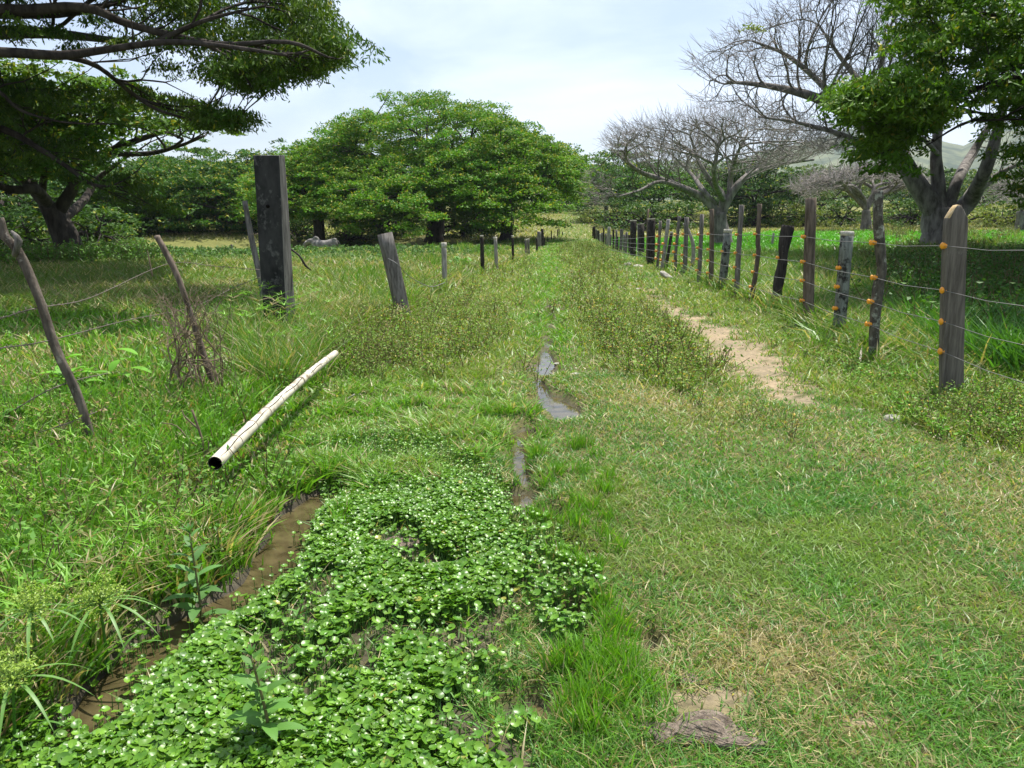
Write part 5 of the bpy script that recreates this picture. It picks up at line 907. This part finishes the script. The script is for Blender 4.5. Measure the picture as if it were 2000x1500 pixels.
# ------------------------------------------------------------------ single plants
def lance(mm, p, dirv, Lf, Wf, col, droop=.35, seg=6, fold=.2):
    dirv = unit(np.asarray(dirv, float)); s = unit(np.cross(dirv, [0, 0, 1.])); V = []
    for i in range(seg+1):
        t = i/seg; c = p+dirv*Lf*t-np.array([0, 0, 1])*droop*Lf*t*t; wv = Wf*.5*(sin(pi*min(t*.93+.07, 1))**.8)*(1 if t < 1 else .02); upn = np.cross(s, dirv)
        V += [c-s*wv+upn*wv*fold, c, c+s*wv+upn*wv*fold]
    Q = [[i*3+j, i*3+j+1, i*3+j+4, i*3+j+3] for i in range(seg) for j in (0, 1)]; mm.put(np.array(V), np.array(Q), None, col)
def weed(px, py, top, label, seed, n=14, lf=.13, col=(.09, .21, .035)):
    g = np.random.RandomState(seed); b = G(px, py); tp = P(px+top[0], top[1], b[1]); t = thing('leafy_weed', b, label, 'plant', 'single leafy weeds'); s = M(); l = M()
    X_ = path_tube(s, [b-[0, 0, .02], b+(tp-b)*.4+[.01, 0, 0], tp], [.006, .005, .003], 7, sub=6); s.out('stem', plain('reddish_stem', (.13, .12, .04), .6), parent=t, smooth=True)
    for i in range(n):
        f = .25+.75*i/(n-1); p = b+(tp-b)*f; a = i*2.4+g.rand()*.5; sz_ = lf*(1.1-.75*f**2.5); lance(l, p, (cos(a), sin(a), .35+.5*f), sz_, sz_*.3, np.array(col)*(.8+.5*g.rand()), .5-.3*f)
        if g.rand() < .6: lance(l, p, (cos(a+1), sin(a+1), .7), sz_*.45, sz_*.14, np.array(col)*1.2, .2)
    for i in range(6): a = i*1.05; lance(l, tp, (cos(a)*.6, sin(a)*.6, 1), lf*.3, lf*.09, np.array(col)*1.3, .1)
    l.out('foliage', MHB, parent=t, smooth=True)
weed(395, 1260, (-25, 1040), 'tall single weed with long pale leaves rising beside the brown ditch', 81, 18, .15, (.09, .2, .05)); weed(530, 1480, (-40, 1280), 'branching leafy weed at the bottom left among the water plants', 82, 18, .12); weed(655, 990, (10, 940), 'small bright weed at the upper edge of the water plants', 83, 8, .07, (.12, .3, .03))
weed(420, 1110, (5, 1030), 'young weed behind the tall pale leaved one', 84, 8, .08); weed(560, 1240, (30, 1180), 'small weed left of the centre of the water plants', 85, 7, .07)
def sedge(px, py, tx, ty, label, seed, k=9):
    g = np.random.RandomState(seed); b = G(px, py); tp = P(tx, ty, b[1]-.05); t = thing('sedge', b, label, 'plant', 'flowering sedges'); s = M(); path_tube(s, [b, (b+tp)/2, tp], [.006, .005, .004], 6, sub=3, C=np.array([.09, .22, .03]))
    for i in range(k): a = i*2*pi/k+g.rand()*.4; lance(s, tp, (cos(a), sin(a), .35), .22*(.7+.5*g.rand()), .011, np.array([.14, .28, .06]), .7, 8)
    for i in range(12): a = g.rand()*6.3; lance(s, b, (cos(a)*.6, sin(a)*.6, 1), .35*(.7+.5*g.rand()), .012, np.array([.1, .23, .04]), .55, 8)
    s.out('blades', MG, parent=t); f = M(); n = 60; dv = unit(g.normal(size=(n, 3))*[1, 1, .5]+[0, 0, .8]); Lr = .04+.06*g.rand(n); e = tp+dv*Lr[:, None]; f.put(*tubes(np.tile(tp, (n, 1)), e, dv, dv, np.full(n, .0012), np.full(n, .001), 1, 3), C=np.array([.2, .33, .06]))
    leaves(f, e, .022, 12, .011, .005, np.tile([.3, .42, .07], (n, 1)), 1, .5, 0, .2, g=g); f.out('flower_head', MG, parent=t)
sedge(75, 1330, 62, 1195, 'flowering sedge at the lower left edge', 91); sedge(215, 1320, 195, 1180, 'taller flowering sedge with two feathery yellow heads', 92, 11); sedge(30, 1470, 25, 1330, 'sedge clump at the very bottom left with drooping blades', 93, 8)
def broad(px, py, label, seed, n, hs, L_, col=(.14, .34, .03)):
    g = np.random.RandomState(seed); b = G(px, py); t = thing('broad_leaved_plant', b, label, 'plant', 'broad leaved plants'); s = M()
    for i in range(n):
        o_ = b+[g.normal()*.14, g.normal()*.1, 0]; tp = o_+[g.normal()*.07, g.normal()*.05, hs*(.6+.6*g.rand())]; path_tube(s, [o_, (o_+tp)/2+[.01, 0, 0], tp], [.006, .005, .004], 5, C=np.array([.14, .3, .04])); a = g.rand()*6.3
        lance(s, tp, (cos(a), sin(a)*.6-.25, .5), L_*(.7+.5*g.rand()), L_*.52, np.array(col)*(.8+.4*g.rand()), .3, 8, .25)
    s.out('leaves', MHB, parent=t, smooth=True)
broad(155, 790, 'bright broad leaved plant left of the dead shrub', 95, 9, .28, .2); broad(235, 780, 'bright broad leaved plant behind the first barbed strands', 96, 8, .3, .18); broad(45, 860, 'broad leaved plant at the left edge beside the crooked pole', 97, 5, .25, .16, (.09, .26, .03)); broad(905, 530, 'bright broad leaved clump behind the thin black post', 98, 14, .3, .2, (.1, .27, .02))

# ------------------------------------------------------------------ haze
hz, t_, b_, o_ = newmat('air_haze'); t_.nodes.remove(b_); pv = N(t_, 'ShaderNodeVolumePrincipled'); pv.inputs['Color'].default_value = (.82, .9, 1, 1); pv.inputs['Density'].default_value = .00016; pv.inputs['Anisotropy'].default_value = .2
t_.links.new(pv.outputs[0], o_.inputs['Volume'])
bx = np.array([(x, y, z) for x in (-4200, 4200) for y in (-300, 2700) for z in (-4, 290)], float)
add('haze', bx, [np.array([[0, 1, 3, 2], [4, 6, 7, 5], [0, 4, 5, 1], [2, 3, 7, 6], [0, 2, 6, 4], [1, 5, 7, 3]])], hz, kind='stuff', label='thin bluish haze in the air', cat='haze')
